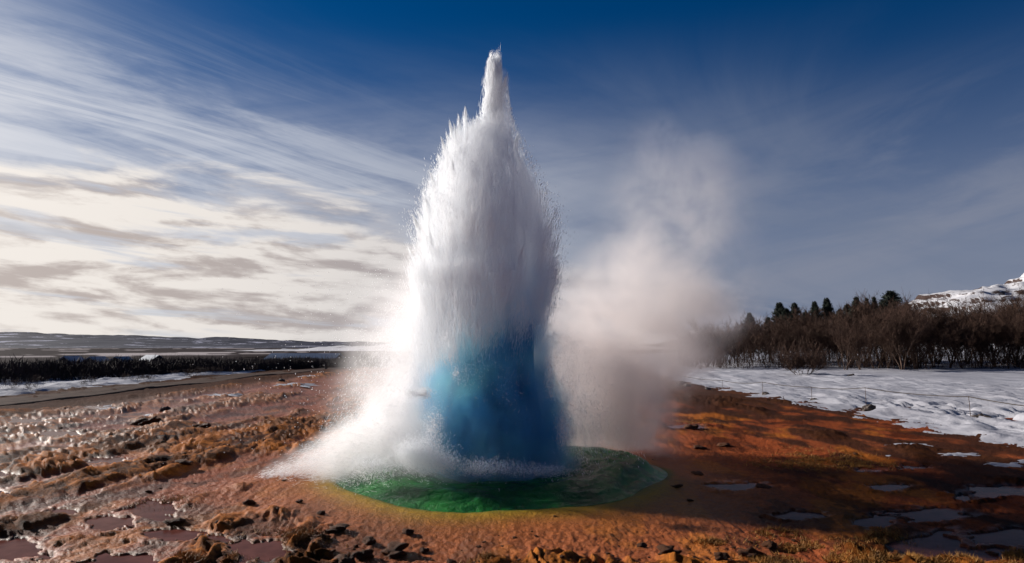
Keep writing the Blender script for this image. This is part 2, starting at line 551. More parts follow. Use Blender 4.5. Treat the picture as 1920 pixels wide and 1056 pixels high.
def build_ground():
    ds = np.concatenate([np.geomspace(0.4, 3.9, 22), 2548.0 / np.arange(640, 11, -1.5), np.geomspace(240, 30000, 46)])
    th = np.concatenate([np.linspace(-180, -46, 42)[:-1], np.linspace(-44, 44, 840), np.linspace(46, 180, 42)[1:-1]])
    th = np.radians(th)
    D, T = np.meshgrid(ds, th, indexing='ij')
    X, Y = D * np.sin(T), D * np.cos(T)
    z, f = terrain(X.ravel(), Y.ravel(), True)
    x, y = X.ravel(), Y.ravel()
    d, n1, n2, n3, n4, r, rough, pud = (f[k] for k in ('d', 'n1', 'n2', 'n3', 'n4', 'r', 'rough', 'pud'))
    C = lambda *c: np.array(c, float)[None, :]
    w = lambda a: np.asarray(a)[:, None]
    flat = lerp(C(0.25, 0.062, 0.020), C(0.34, 0.098, 0.036), w(sst(n1 + n2 * 0.4, -0.4, 0.5)))
    flat = lerp(flat, C(0.36, 0.115, 0.028), w(f['near_pool'] * 0.9))
    rgh = lerp(C(0.060, 0.018, 0.005), C(0.46, 0.160, 0.028), w(sst(n3 * 0.9 + n2 * 0.5 + n4 * 0.3, -0.55, 0.45)))
    c = lerp(flat, rgh, w(rough))
    ax_, ay_ = x, y * 0.36
    gold = sst(fbm(ax_ * 0.8 - 3, ay_ * 0.9 + 2, 4, 191), 0.10, 0.42) * sst(d, 40, 22)
    c = lerp(c, C(0.42, 0.140, 0.020), w(gold * 0.7))
    dk = sst(fbm(ax_ * 1.0 + 9, ay_ * 1.5, 5, 193, 0.6), 0.04, 0.34) * sst(d, 40, 22) * (1 - 0.7 * f['near_pool'])
    c = c * (1 - 0.62 * w(dk))
    # colour darkens to brown on the side of the snow field
    rb = sst(x, 2.6, 5.5) * sst(n1 * 0.7 + 0.8 * n2 + 0.25 * sst(x, 4, 8), -0.20, 0.30)
    c = lerp(c, C(0.040, 0.017, 0.010), w(rb * 0.92))
    # paler flats towards the road
    c = lerp(c, C(0.20, 0.105, 0.070), w(sst(y, 13, 22) * sst(x, -1, -6) * (0.08 + 0.34 * sst(n2, -0.3, 0.3))))
    c = lerp(c, C(0.055, 0.033, 0.025), w(sst(x + 1.2 * n1 + 0.5 * n2, -12.0, -15.5) * sst(y, 18, 24) * 0.9))
    c = lerp(c, C(0.07, 0.034, 0.02), w(sst(y, 20, 30) * sst(x, -4, 3) * 0.8))
    # sulphur-yellow and green algae rim of the pool
    ang = sst(y - GY + 0.25 * (x - GX), 0.6, -1.2)
    c = lerp(c, C(0.34, 0.22, 0.010), w(np.exp(-(np.maximum(r - PR - 0.08 * n2, 0) / 0.36) ** 2) * ang))
    c = lerp(c, C(0.10, 0.13, 0.012), w(sst(r, PR + 0.16 + 0.15 * n2, PR - 0.05)))
    # far plain: brown heath streaked with snow
    far = sst(d, 60, 90)
    st = fbm(x * 0.004, y * 0.0016 + 0.00012 * x, 4, 31)
    st2 = fbm(x * 0.02, y * 0.006, 3, 37)
    plain = lerp(C(0.032, 0.024, 0.027), C(0.45, 0.43, 0.46), w(sst(st + 0.5 * st2, 0.34, 0.5)))
    c = lerp(c, plain, w(far))
    wet = np.clip(0.22 + 0.33 * (1 - rough) + 0.36 * sst(x, -5.5, -11) * sst(y, 10, 15) * sst(y, 40, 24) - 0.35 * sst(x, 2.0, 4.5), 0.05, 1)
    wet = np.maximum(wet * (1 - 0.9 * sst(x, -12.5, -15.5)), pud * 0.8) * (1 - far)
    tone = np.concatenate([np.clip(c, 0, 1), np.ones((len(c), 1))], 1)
    o = mesh_obj("ground", np.stack([x, y, z], 1), grid_faces(len(ds), len(th), True)[:, ::-1], MUD, None, True,
                 {'tone': ('FLOAT_COLOR', tone), 'wet': ('FLOAT', wet)})
    tag(o, "wet orange brown geothermal mud and clods reaching to the plain", kind="structure")
    return o


build_ground()

for pi_, (qx, qy, a, bb, sh) in enumerate(PUDDLES):
    zl = LEVEL[pi_] - 0.004 - 0.0006 * (pi_ % 7)
    nc = 72
    t = np.linspace(0, 2 * np.pi, nc, endpoint=False)
    rr = np.zeros(nc)
    done = np.zeros(nc, bool)
    for k in np.linspace(0.05, 2.4, 95):
        vy = np.sin(t) * bb * k; vx = np.cos(t) * a * k + sh * vy
        e = puddle_e(qx + vx, qy + vy, qx, qy, a, bb, sh)
        done |= e > 1.03
        rr = np.where(done, rr, k)
    vy = np.sin(t) * bb * rr; vx = np.cos(t) * a * rr + sh * vy
    V = np.vstack([[[qx, qy, zl]], np.stack([qx + vx, qy + vy, np.full(nc, zl)], 1)])
    F = [[0, 1 + i, 1 + (i + 1) % nc] for i in range(nc)]
    o = mesh_obj("puddle", V, np.array(F), PUD, None, False)
    tag(o, "shallow pinkish puddle of murky water lying in the mud", group="puddles in the mud", kind="structure")


# ------------------------------------------------------------------ snow fields, road
def snow_sheet(name, xs, ys, fn, label):
    X, Y = np.meshgrid(xs, ys, indexing='ij')
    x, y = X.ravel(), Y.ravel()
    base = terrain(x, y)
    z = base + fn(x, y)
    o = mesh_obj(name, np.stack([x, y, z], 1), grid_faces(len(xs), len(ys)), SNOW)
    tag(o, label, kind="structure")
    return o


def right_snow(x, y):
    e = x - 10.0 - 0.55 * fbm(x * 0.5, y * 0.35, 4, 41) - 0.05 * np.maximum(20 - y, 0) * 0
    th = 0.16 * sst(e, 0.0, 2.2) + 0.10 * np.minimum(e, 0.0)
    lumps = 0.07 * fbm(x * 0.9, y * 0.7, 5, 45) + 0.065 * ridged(x * 2.6, y * 1.6, 4, 47, 0.6)
    thin = np.exp(-((x - 13.5) / 1.7) ** 2) * sst(y, 27, 23)            # wind-scoured, icy strip
    th = th - 0.20 * thin * sst(fbm(x * 1.5, y * 0.8, 4, 49), -0.35, 0.35)
    return th + lumps * (0.25 + 0.75 * sst(e, -0.2, 1.6)) - 0.045 * sst(e, -0.5, 1.5)


def left_snow(x, y):
    e = -20.2 - x + 0.5 * fbm(x * 0.4, y * 0.25, 4, 51)
    th = 0.14 * sst(e, 0.0, 1.5) + 0.1 * np.minimum(e, 0.0)
    return th + 0.06 * fbm(x * 0.8, y * 0.6, 5, 55) - 0.04 + 0.06 * np.minimum(fbm(x * 0.35, y * 0.35, 3, 58), 0)


snow_sheet("snow_field", np.concatenate([np.linspace(8.5, 24, 210), np.geomspace(24.2, 160, 40)]),
           np.concatenate([np.linspace(-6, 8, 20)[:-1], 2548.0 / np.linspace(318, 40, 250), np.geomspace(64.5, 170, 30)]), right_snow,
           "crusted snow field stretching from the mud to the birch wood")
snow_sheet("snow_verge", np.concatenate([-np.geomspace(140, 30.1, 50), np.linspace(-30, -19.4, 120)]),
           np.concatenate([np.linspace(8, 20, 20)[:-1], 2548.0 / np.linspace(127, 36, 130)]), left_snow,
           "strip of snow between the gravel road and the dark scrub")


def strip(name, pts, width, mat, label, lift=0.03, segs=240, crown=0.05, cat=None, kind="structure", ruts=0.0):
    pts = np.array(pts, float)
    s = np.linspace(0, len(pts) - 1, segs)
    k = np.arange(len(pts))
    cx = np.interp(s, k, pts[:, 0]); cyy = np.interp(s, k, pts[:, 1])
    tx, ty = np.gradient(cx), np.gradient(cyy)
    L = np.hypot(tx, ty); nx, ny = -ty / L, tx / L
    w = np.linspace(-1, 1, 21)
    X = cx[:, None] + nx[:, None] * w * width / 2 * (1 + 0.12 * pn(s * 1.3, s * 0, 61))[:, None]
    Y = cyy[:, None] + ny[:, None] * w * width / 2
    z = terrain(X.ravel(), Y.ravel())
    prof = lift + crown * (1 - w ** 4) - 0.08 * (np.abs(w) > 0.97)
    Z = z.reshape(X.shape) * 0.3 + (z.reshape(X.shape).mean(1) * 0.7)[:, None] + prof[None, :] \
        + ruts * (-np.exp(-((np.abs(w) - 0.45) / 0.12) ** 2))[None, :] + 0.012 * fbm(X * 2, Y * 2, 3, 63)
    o = mesh_obj(name, np.stack([X, Y, Z], -1).reshape(-1, 3), grid_faces(segs, 21)[:, ::-1], mat)
    tag(o, label, kind=kind)
    return o


strip("gravel_road", [(-18.6, 6), (-18.6, 16), (-18.6, 25), (-18.5, 33), (-18.2, 48), (-17.2, 60), (-14, 85), (-9, 120)], 2.5, ROADM,
      "grey brown gravel road running along the snow verge", 0.012, 300, 0.02, ruts=0.012)


# small melting snow patches on the mud
def snow_patch(x, y, a, bb, sh):
    nr, nc = 9, 40
    t = np.linspace(0, 2 * np.pi, nc, endpoint=False)
    V = []
    for k in np.linspace(0.0, 1.0, nr):
        for tt in t:
            wob = 1 + 0.7 * float(pn(math.cos(tt) * 2 + x, math.sin(tt) * 2 + y, 71)) + 0.4 * float(pn(math.cos(tt) * 5 + x, math.sin(tt) * 6, 72))
            vy = math.sin(tt) * bb * k * wob; vx = math.cos(tt) * a * k * wob + sh * vy
            V.append([x + vx, y + vy, 0.022 * (1 - k ** 2) - 0.012 + 0.030 * float(fbm(vx * 2.5 + x, vy * 1.5 + y, 3, 73))])
    V = np.array(V)
    zt = terrain(V[:, 0], V[:, 1])
    V[:, 2] += 0.35 * zt + 0.65 * zt.mean()
    o = mesh_obj("snow_patch", V, grid_faces(nr, nc, True), SNOW)
    tag(o, "small melting patch of snow lying on the brown mud", group="melting snow patches", kind="structure")


for q in [(1690, 833, 34, 2.5), (1775, 850, 40, 4), (1872, 866, 46, 5), (205, 763, 40, 4), (560, 722, 42, 3), (430, 742, 30, 2),
          (590, 706, 20, 2), (300, 775, 20, 2), (1655, 850, 14, 1.5)]:
    x, y = gp(q[0], q[1])
    snow_patch(x, y, q[2] * y / FPX, q[3] * y * y / 2548, x / y)


# ------------------------------------------------------------------ far hills
def hill(name, xs, ys, hfun, mat, label):
    X, Y = np.meshgrid(xs, ys, indexing='ij')
    x, y = X.ravel(), Y.ravel()
    z = hfun(x, y)
    o = mesh_obj(name, np.stack([x, y, z], 1), grid_faces(len(xs), len(ys)), mat)
    tag(o, label, kind="structure")


def hill_material(name, rock, snow, scale, lo, hi, stretch=0.25):
    m, b, pb = new_mat(name)
    geo = b.n('ShaderNodeNewGeometry')
    x, y, z = b.sep(geo.outputs['Position'])
    nx, ny, nz = b.sep(geo.outputs['True Normal'])
    v = b.comb(b.m('MULTIPLY', x, stretch), b.m('MULTIPLY', y, stretch), b.m('MULTIPLY', z, 1.6))
    n = b.noise(v, scale, 8, 0.62)
    n2 = b.noise(b.comb(x, y, z), scale * 5, 5, 0.6)
    k = b.m('ADD', b.m('ADD', n, b.m('MULTIPLY', b.m('SUBTRACT', n2, 0.5), 0.25)), b.m('MULTIPLY', b.m('SUBTRACT', nz, 0.8), 0.35))
    b.link(b.mix(b.ss(k, lo, hi), rock, snow), pb.inputs['Base Color'])
    pb.inputs['Roughness'].default_value = 0.9
    pb.inputs['Specular IOR Level'].default_value = 0.05
    return m


FARH = hill_material("far_hill", (0.014, 0.017, 0.038), (0.36, 0.36, 0.45), 0.016, 0.62, 0.70)  # bluish cast of distant haze put into the rock and snow colours
SNOWH = hill_material("snowy_hillside", (0.06, 0.04, 0.035), (0.54, 0.53, 0.55), 0.05, 0.43, 0.50)


def h_left(x, y):
    # flat-topped ridges at four to six kilometres
    prof = np.interp(x, [-9000, -5200, -3900, -3300, -2600, -2000, -1500, -900, 0, 600], [130, 118, 112, 92, 78, 52, 40, 30, 22, 10])
    env = sst(y, 3300, 4700) * (0.75 + 0.25 * sst(y, 4700, 5600))
    return -6 + (prof + 14 * fbm(x * 0.0016, y * 0.0016, 4, 81)) * env + 10 * fbm(x * 0.004, y * 0.006, 4, 83) * env


hill("distant_hills", np.linspace(-9000, 600, 260), np.linspace(3200, 6400, 70), h_left, FARH, "low dark blue hills with streaks of snow under the cloud deck")


def h_right(x, y):
    px = 960 + x / np.maximum(y, 1) * FPX
    prof = np.interp(x, [95, 150, 190, 204, 214, 229, 245, 254, 259, 264, 290, 420], [0, 4, 14, 25, 30.5, 34.5, 36, 36.5, 38, 40.5, 52, 62])
    e = sst(y, 215, 345) * sst(y, 430, 352)
    h = 0.93 * prof * e + 3.0 * fbm(x * 0.02, y * 0.02, 5, 91) * e
    st = 4.2
    q = h / st
    h = lerp(h, (np.floor(q) + sst(q - np.floor(q), 0.45, 0.75)) * st, 0.45)
    return h + 0.9 * fbm(x * 0.08, y * 0.08, 4, 95) * e - 0.3


hill("snowy_hill", np.linspace(95, 420, 300), np.linspace(200, 520, 200), h_right, SNOWH, "snow covered hillside with bands of bare rock behind the wood")


def h_mid(x, y):
    prof = 15 * np.exp(-((x - 178) / 30) ** 2) + 10 * np.exp(-((x - 330) / 120) ** 2) + 7 * np.exp(-((x + 10) / 120) ** 2)
    return (prof + 3 * fbm(x * 0.02, y * 0.02, 4, 97)) * sst(y, 480, 620) - 1.0


hill("snow_ridge", np.linspace(-200, 520, 160), np.linspace(470, 900, 60), h_mid, SNOWH, "pale snow ridge showing through the drifting steam")


# ------------------------------------------------------------------ the geyser
SC = FPX / GY                                    # photo pixels per metre at the geyser
prof_px = [(95, 920, 934), (110, 914, 945), (150, 909, 952), (205, 906, 957), (235, 868, 966), (260, 838, 974), (300, 823, 992), (340, 806, 1012), (380, 796, 1034),
           (410, 774, 1046), (450, 777, 1046), (520, 783, 1040), (580, 790, 1032), (640, 790, 1035), (700, 785, 1045), (760, 780, 1056),
           (820, 775, 1065), (880, 768, 1080)]
PZ = np.array([CAM_H + (HORIZON - p[0]) / SC for p in prof_px])[::-1]
PC = np.array([((p[1] + p[2]) / 2 - 960) / SC for p in prof_px])[::-1]
PH = np.array([(p[2] - p[1]) / 2 / SC for p in prof_px])[::-1]
cen = lambda z: np.interp(z, PZ, PC)
hw = lambda z: np.interp(z, PZ, PH)


def water_white():
    m, b, pb = new_mat("white_spray")
    out = b.t.nodes['Material Output']
    df = b.n('ShaderNodeBsdfDiffuse'); df.inputs['Color'].default_value = (0.975, 0.98, 0.985, 1)
    tr = b.n('ShaderNodeBsdfTranslucent'); tr.inputs['Color'].default_value = (0.975, 0.98, 0.985, 1)
    mx = b.n('ShaderNodeMixShader'); mx.inputs[0].default_value = 0.55
    b.link(df.outputs[0], mx.inputs[1]); b.link(tr.outputs[0], mx.inputs[2])
    b.link(mx.outputs[0], out.inputs['Surface'])
    return m


def water_core():
    m, b, pb = new_mat("foaming_core")
    pb.inputs['Base Color'].default_value = (0.975, 0.98, 0.985, 1)
    pb.inputs['Roughness'].default_value = 0.8
    pb.inputs['Specular IOR Level'].default_value = 0.1
    return m


def water_blue():
    m, b, pb = new_mat("blue_water_dome")
    geo = b.n('ShaderNodeNewGeometry')
    nz = b.noise(geo.outputs['Position'], 1.3, 4, 0.55)
    b.link(b.mix(b.ss(nz, 0.35, 0.68), (0.008, 0.15, 0.36), (0.025, 0.30, 0.44)), pb.inputs['Base Color'])
    pb.inputs['Roughness'].default_value = 0.55
    pb.inputs['Specular IOR Level'].default_value = 0.2
    pb.inputs['IOR'].default_value = 1.33
    pb.inputs['Subsurface Weight'].default_value = 1.0
    pb.inputs['Subsurface Radius'].default_value = (0.15, 0.6, 1.0)
    pb.inputs['Subsurface Scale'].default_value = 0.7
    return m


SPRAY = water_white(); CORE = water_core(); BLUE = water_blue()
geyser = empty("geyser", (GX, GY, 0))
tag(geyser, "erupting geyser column of white spray over a blue water dome", "geyser")


def lathe(zs, cx, rx, ry, nseg, disp, cy0=0.0):
    t = np.linspace(0, 2 * np.pi, nseg, endpoint=False)
    Z = np.repeat(zs[:, None], nseg, 1); T = np.repeat(t[None, :], len(zs), 0)
    k = 1 + disp(Z, T)
    X = cx[:, None] + rx[:, None] * np.cos(T) * k
    Y = cy0 + ry[:, None] * np.sin(T) * k
    V = np.stack([X, Y, Z], -1).reshape(-1, 3)
    F = grid_faces(len(zs), nseg, True)
    return V, F


def cap(V, F, n, nrings):
    top = len(V); V = np.vstack([V, V[-n:].mean(0, keepdims=True) + [[0, 0, 0.03]]])
    i = np.arange(n); o = (nrings - 1) * n
    T = np.stack([o + i, o + (i + 1) % n, np.full(n, top), np.full(n, top)], 1)
    return V, F, T


# geyser-local coordinates: origin at pool centre
zs = np.linspace(-0.15, 6.55, 220)
ctr = cen(zs) - GX
rr = np.maximum(hw(zs) * 0.45 - 0.03, 0.012) * (0.75 + 0.25 * sst(zs, 6.6, 5.0))


def cdisp(Z, T):
    a = np.cos(T) * 2.2; c = np.sin(T) * 2.2
    return 0.13 * fbm(a * 1.2 + 7 + 0.2 * Z, c * 1.2 + 0.5 * Z, 3, 101) + 0.10 * fbm(a * 3.5 + c * 2.0, Z * 1.1 - c * 3.0, 3, 105)


V, F = lathe(zs, ctr, rr, rr * 0.95, 160, cdisp)
o = mesh_obj("water_column", V, F, CORE, geyser)
o["label"] = "white foaming body of the erupting column"

# blue dome of water being pushed up, in front of and under the white column
zd = np.linspace(-0.2, 2.78, 130)
dl = np.interp(zd, [-.2, 0, 0.5, 1.0, 1.6, 2.1, 2.6, 2.78], [775, 778, 782, 782, 796, 842, 900, 940])
dr = np.interp(zd, [-.2, 0, 0.5, 1.0, 1.6, 2.1, 2.6, 2.78], [1085, 1080, 1070, 1062, 1048, 1036, 1024, 980])
dc = ((dl + dr) / 2 - 960) / SC - GX; dh = np.maximum((dr - dl) / 2 / SC, 0.02)


def ddisp(Z, T):
    a = np.cos(T); c = np.sin(T)
    return 0.12 * fbm(a * 1.3 + 3, c * 1.3 + Z * 0.35, 2, 111) + 0.05 * fbm(a * 4 + c * 3, Z * 0.9 + c * 3, 2, 115)


V, F = lathe(zd * 0.9, dc, dh * 0.62, np.maximum(dh * 0.6, 0.02), 140, ddisp, -0.05)
o = mesh_obj("water_dome", V, F, BLUE, geyser)
o["label"] = "deep blue dome of water at the foot of the column"

# spray: finger-like jets made of many thin drops drawn out along their flight path
P, Dv, Ln, Wd = [], [], [], []


def jet(p0, pc, p1, n, r0, r1, u0=0.35, l=(0.08, 0.28), w=(0.004, 0.008), power=0.7):
    u = u0 + (1 - u0) * rng.random(n) ** power
    u = np.minimum(u + rng.exponential(0.012, n), 1.12)
    U = u[:, None]
    p = (1 - U) ** 2 * p0 + 2 * U * (1 - U) * pc + U ** 2 * p1
    tg = 2 * (1 - U) * (pc - p0) + 2 * U * (p1 - pc)
    tg /= np.linalg.norm(tg, axis=1, keepdims=True) + 1e-9
    rad = lerp(r0, r1, np.clip(u, 0, 1) ** 1.4)[:, None]
    off = rng.normal(size=(n, 3)); off -= tg * (off * tg).sum(1, keepdims=True)
    off *= 0.5 * rad
    P.append(p + off); Dv.append(tg + rng.normal(scale=0.06, size=(n, 3)))
    Ln.append(rng.uniform(*l, n)); Wd.append(rng.uniform(*w, n))


NJ = 330
clump_th = rng.random(40) * 2 * np.pi
clump_z = 2.7 + 3.0 * rng.random(40) ** 0.8
clump_k = rng.uniform(0.84, 1.10, 40)
for i in range(NJ):
    if i % 3:
        q = int(rng.integers(40))
        th = clump_th[q] + rng.normal(scale=0.16); zt = min(clump_z[q] + rng.normal(scale=0.28), 5.75); k = clump_k[q] * rng.uniform(0.88, 1.04)
    else:
        th = rng.random() * 2 * np.pi; zt = 2.6 + 3.1 * rng.random() ** 0.85; k = rng.uniform(0.78, 1.06)
    c, h = cen(zt) - GX, hw(zt)
    if zt > 5.2:
        h = max(h, 0.35)
    p1 = np.array([c + h * k * math.cos(th), h * k * math.sin(th), zt])
    zc = zt * rng.uniform(0.66, 0.82)
    kk = rng.uniform(0.62, 0.85)
    pc = np.array([(cen(zc) - GX) + hw(zc) * kk * math.cos(th), hw(zc) * kk * math.sin(th), zc])
    p0 = np.array([(cen(1.4) - GX) + 0.5 * math.cos(th), 0.5 * math.sin(th), 1.2])
    jet(p0, pc, p1, int(rng.integers(160, 400)), rng.uniform(0.14, 0.42), rng.uniform(0.01, 0.12), 0.42, (0.03, 0.2), (0.002, 0.0055))
# central spear
for i in range(26):
    zt = 6.9 - rng.exponential(0.35)
    zt = max(zt, 5.6)
    c = cen(zt) - GX + rng.normal(scale=0.05)
    dy = rng.normal(scale=0.06)
    base = np.array([cen(5.0) - GX + rng.normal(scale=0.12), rng.normal(scale=0.15), 4.6])
    jet(base, np.array([cen(5.7) - GX + rng.normal(scale=0.06), dy, 5.5]), np.array([c, dy, zt]), 620, 0.22, 0.03, 0.2, (0.06, 0.2), (0.004, 0.007))
# upright spikes on the shoulder
for (sx, sy) in [(870, 196), (858, 215), (842, 228), (832, 236), (885, 222), (828, 262), (820, 290), (808, 330), (800, 350), (797, 372), (768, 398), (772, 404), (778, 392),
                 (970, 244), (893, 214), (851, 236), (772, 412)]:
    zt = CAM_H + (HORIZON - sy) / SC; xt = (sx - 960) / SC - GX
    dy = rng.uniform(-0.3, 0.3)
    xb = (cen(zt - 1.2) - GX) + (xt - (cen(zt) - GX)) * 0.62
    jet(np.array([xb, dy, zt - 1.3]), np.array([lerp(xb, xt, 0.42), dy, zt - 0.5]), np.array([xt, dy, zt]), 620, 0.17, 0.012, 0.1, (0.05, 0.16), (0.004, 0.007))
# white mantle of the lower column; it thins out where the blue dome stands in front
n = 36000
z = 3.3 * rng.random(n) ** 0.7
th = rng.random(n) * 2 * np.pi
k = np.maximum(hw(z), np.interp(z, zd, dh) + 0.05) * (1.0 + 0.10 * fbm(np.cos(th) * 2 + 5, np.sin(th) * 2 + z * 0.25, 3, 171)) + rng.normal(0.0, 0.06, n)
mx_ = cen(z) - GX + k * np.cos(th); my_ = k * np.sin(th)
edge = (np.interp(z, zd, dl) - 960) / SC - GX
prob = np.maximum(sst(z, 2.2, 3.4) ** 1.5 * (my_ > -0.2), sst(mx_ - edge + 0.25 * fbm(z * 1.2, th, 3, 172), 0.35, -0.25))
prob = np.where(my_ > 0.5, np.maximum(prob, 0.6), prob)
keep = rng.random(n) < prob
z, th, mx_, my_ = z[keep], th[keep], mx_[keep], my_[keep]
n = len(z)
P.append(np.stack([mx_, my_ - 0.1, z], 1))
Dv.append(np.stack([0.25 * np.cos(th), 0.25 * np.sin(th), np.ones(n)], 1) + rng.normal(scale=0.1, size=(n, 3)))
Ln.append(rng.uniform(0.1, 0.4, n)); Wd.append(rng.uniform(0.002, 0.0045, n))
spray_V, spray_F = slivers(np.concatenate(P), np.concatenate(Dv), np.concatenate(Ln), np.concatenate(Wd))
o = mesh_obj("spray", spray_V, spray_F, SPRAY, geyser, False)
tag(o, "white streaks of spray shooting up in pointed fingers", kind="stuff")

# falling curtain and flung droplets
P2, D2, L2, W2, KEEP = [], [], [], [], []


def drops(p, d, l, w, stay=False):
    KEEP.append(np.full(len(p), stay)); P2.append(p); D2.append(d); L2.append(l); W2.append(w)


# halo of drops hugging the column
n = 9000
z = rng.uniform(2.6, 6.4, n)
th = rng.random(n) * 2 * np.pi
k = hw(z) + np.abs(rng.normal(scale=0.10, size=n)) * sst(z, 6.5, 4.5)
drops(np.stack([cen(z) - GX + k * np.cos(th), k * np.sin(th), z], 1), np.stack([0.3 * np.cos(th), 0.3 * np.sin(th), np.ones(n)], 1) + rng.normal(scale=0.2, size=(n, 3)),
      rng.uniform(0.012, 0.05, n), rng.uniform(0.004, 0.009, n))
# curtain falling on the sunny side, widening towards the pool
n = 16000
u = rng.random(n)
z = 2.7 * u ** 0.9
wd = lerp(2.55, 1.35, sst(z, 0.0, 3.4))
th = rng.normal(np.pi + 0.15, 0.75, n)
k = wd * np.minimum(np.abs(rng.normal(0.80, 0.16, n)), 1.12)
x = cen(z) - GX + k * np.cos(th)
drops(np.stack([x, 0.9 * k * np.sin(th) + 0.2, z], 1), np.stack([0.45 * np.cos(th), 0.4 * np.sin(th), -np.ones(n)], 1) + rng.normal(scale=0.1, size=(n, 3)),
      rng.uniform(0.01, 0.06, n), rng.uniform(0.002, 0.005, n))
# same, thinner, on the lee side
n = 9000
z = 2.2 * rng.random(n) ** 1.1
th = rng.normal(0.1, 0.6, n)
k = lerp(2.2, 1.25, sst(z, 0.0, 2.4)) * np.minimum(np.abs(rng.normal(0.82, 0.17, n)), 1.15)
drops(np.stack([cen(z) - GX + k * np.cos(th), 0.9 * k * np.sin(th) + 0.4, z], 1), np.stack([0.4 * np.cos(th), 0.4 * np.sin(th), -np.ones(n)], 1), rng.uniform(0.01, 0.05, n), rng.uniform(0.003, 0.007, n))
# low fan thrown out sideways along the ground
n = 13000
t = rng.random(n) ** 0.55                     # 0 at the toe, 1 at the column
x = lerp(-3.75, -1.15, t)
top = 0.06 + 1.75 * t ** 1.25
z = top * np.abs(rng.normal(0, 0.42, n))
yy = -0.35 + rng.normal(size=n) * (0.10 + 0.55 * t)
drops(np.stack([x, yy, z], 1), np.stack([-np.ones(n), 0 * x, 0.55 - 1.1 * (1 - t)], 1) + rng.normal(scale=0.12, size=(n, 3)), rng.uniform(0.02, 0.09, n), rng.uniform(0.002, 0.005, n))
# bright splashes on the near face of the dome
for (sx, sy, rx, rz, m) in [(800, 850, .28, .22, 5000), (770, 842, .2, .16, 3000), (835, 862, .2, .12, 2200), (795, 735, .10, .07, 900), (775, 735, .08, .05, 600), (850, 660, .1, .2, 420),
                            (856, 700, .08, .12, 200), (935, 870, .35, .10, 1600), (900, 872, .3, .1, 1600), (1010, 876, .4, .08, 1200), (700, 868, .3, .15, 3000), (812, 800, .16, .3, 1500), (838, 640, .12, .3, 900), (905, 610, .2, .25, 700), (985, 600, .2, .3, 600), (1030, 700, .08, .3, 500), (1055, 800, .1, .25, 700), (880, 690, .25, .3, 260), (960, 720, .3, .4, 160)]:
    zq = CAM_H + (HORIZON - sy) / SC
    yq = -np.interp(zq, [0, 1, 2, 3], [1.66, 1.52, 1.25, 1.1])
    kq = (GY + yq) / GY
    c = np.array([(sx - 960) / SC * kq - GX, yq, CAM_H + (HORIZON - sy) / SC * kq])
    p = c + rng.normal(size=(m, 3)) * np.array([rx, 0.15, rz]) * 0.55
    drops(p, np.stack([rng.normal(scale=.4, size=m) - 0.2, np.full(m, -0.2), rng.normal(0.2, .8, m)], 1), rng.uniform(0.01, 0.05, m), rng.uniform(0.002, 0.005, m), True)
# stray sparkling drops far out
n = 1300
z = 3.3 * rng.random(n) ** 0.8
x = -rng.gamma(6.0, 0.36, n)
drops(np.stack([x, rng.normal(scale=0.9, size=n), z], 1), rng.normal(size=(n, 3)), rng.uniform(0.008, 0.02, n), rng.uniform(0.006, 0.013, n))
keep = np.concatenate(KEEP)
p2 = np.concatenate(P2)
dxl = (np.interp(p2[:, 2], zd, dl) - 960) / SC - GX; dxr = (np.interp(p2[:, 2], zd, dr) - 960) / SC - GX
ok = keep | ~((p2[:, 2] < 2.75) & (p2[:, 1] < 0.3) & (p2[:, 0] > dxl + 0.05) & (p2[:, 0] < dxr - 0.05)) | (rng.random(len(p2)) < 0.02)
P2, D2, L2, W2 = [p2[ok]], [np.concatenate(D2)[ok]], [np.concatenate(L2)[ok]], [np.concatenate(W2)[ok]]
dv, df_ = slivers(np.concatenate(P2), np.concatenate(D2), np.concatenate(L2), np.concatenate(W2))
dv[:, 2] = np.maximum(dv[:, 2], 0.0)
o = mesh_obj("falling_drops", dv, df_, SPRAY, geyser, False)
tag(o, "curtain of falling drops and splashes around the column", kind="stuff")


# pool water with the swell round the eruption
def pool_material():
    m, b, pb = new_mat("green_pool_water")
    geo = b.n('ShaderNodeNewGeometry')
    pos = geo.outputs['Position']
    x, y, z = b.sep(pos)
    nz = b.noise(pos, 1.6, 5, 0.6)
    b.link(b.mix(b.ss(nz, 0.35, 0.68), (0.005, 0.062, 0.014), (0.026, 0.170, 0.034)), pb.inputs['Base Color'])
    pb.inputs['Roughness'].default_value = 0.16
    pb.inputs['Specular IOR Level'].default_value = 0.15
    pb.inputs['IOR'].default_value = 1.33
    pb.inputs['Subsurface Weight'].default_value = 0.6
    pb.inputs['Subsurface Radius'].default_value = (0.05, 0.5, 0.2)
    pb.inputs['Subsurface Scale'].default_value = 0.4
    bp = b.n('ShaderNodeBump'); bp.inputs['Strength'].default_value = 0.9; bp.inputs['Distance'].default_value = 0.06
    b.link(b.noise(pos, 6.0, 5, 0.6, 0.5), bp.inputs['Height'])
    b.link(bp.outputs[0], pb.inputs['Normal'])
    return m


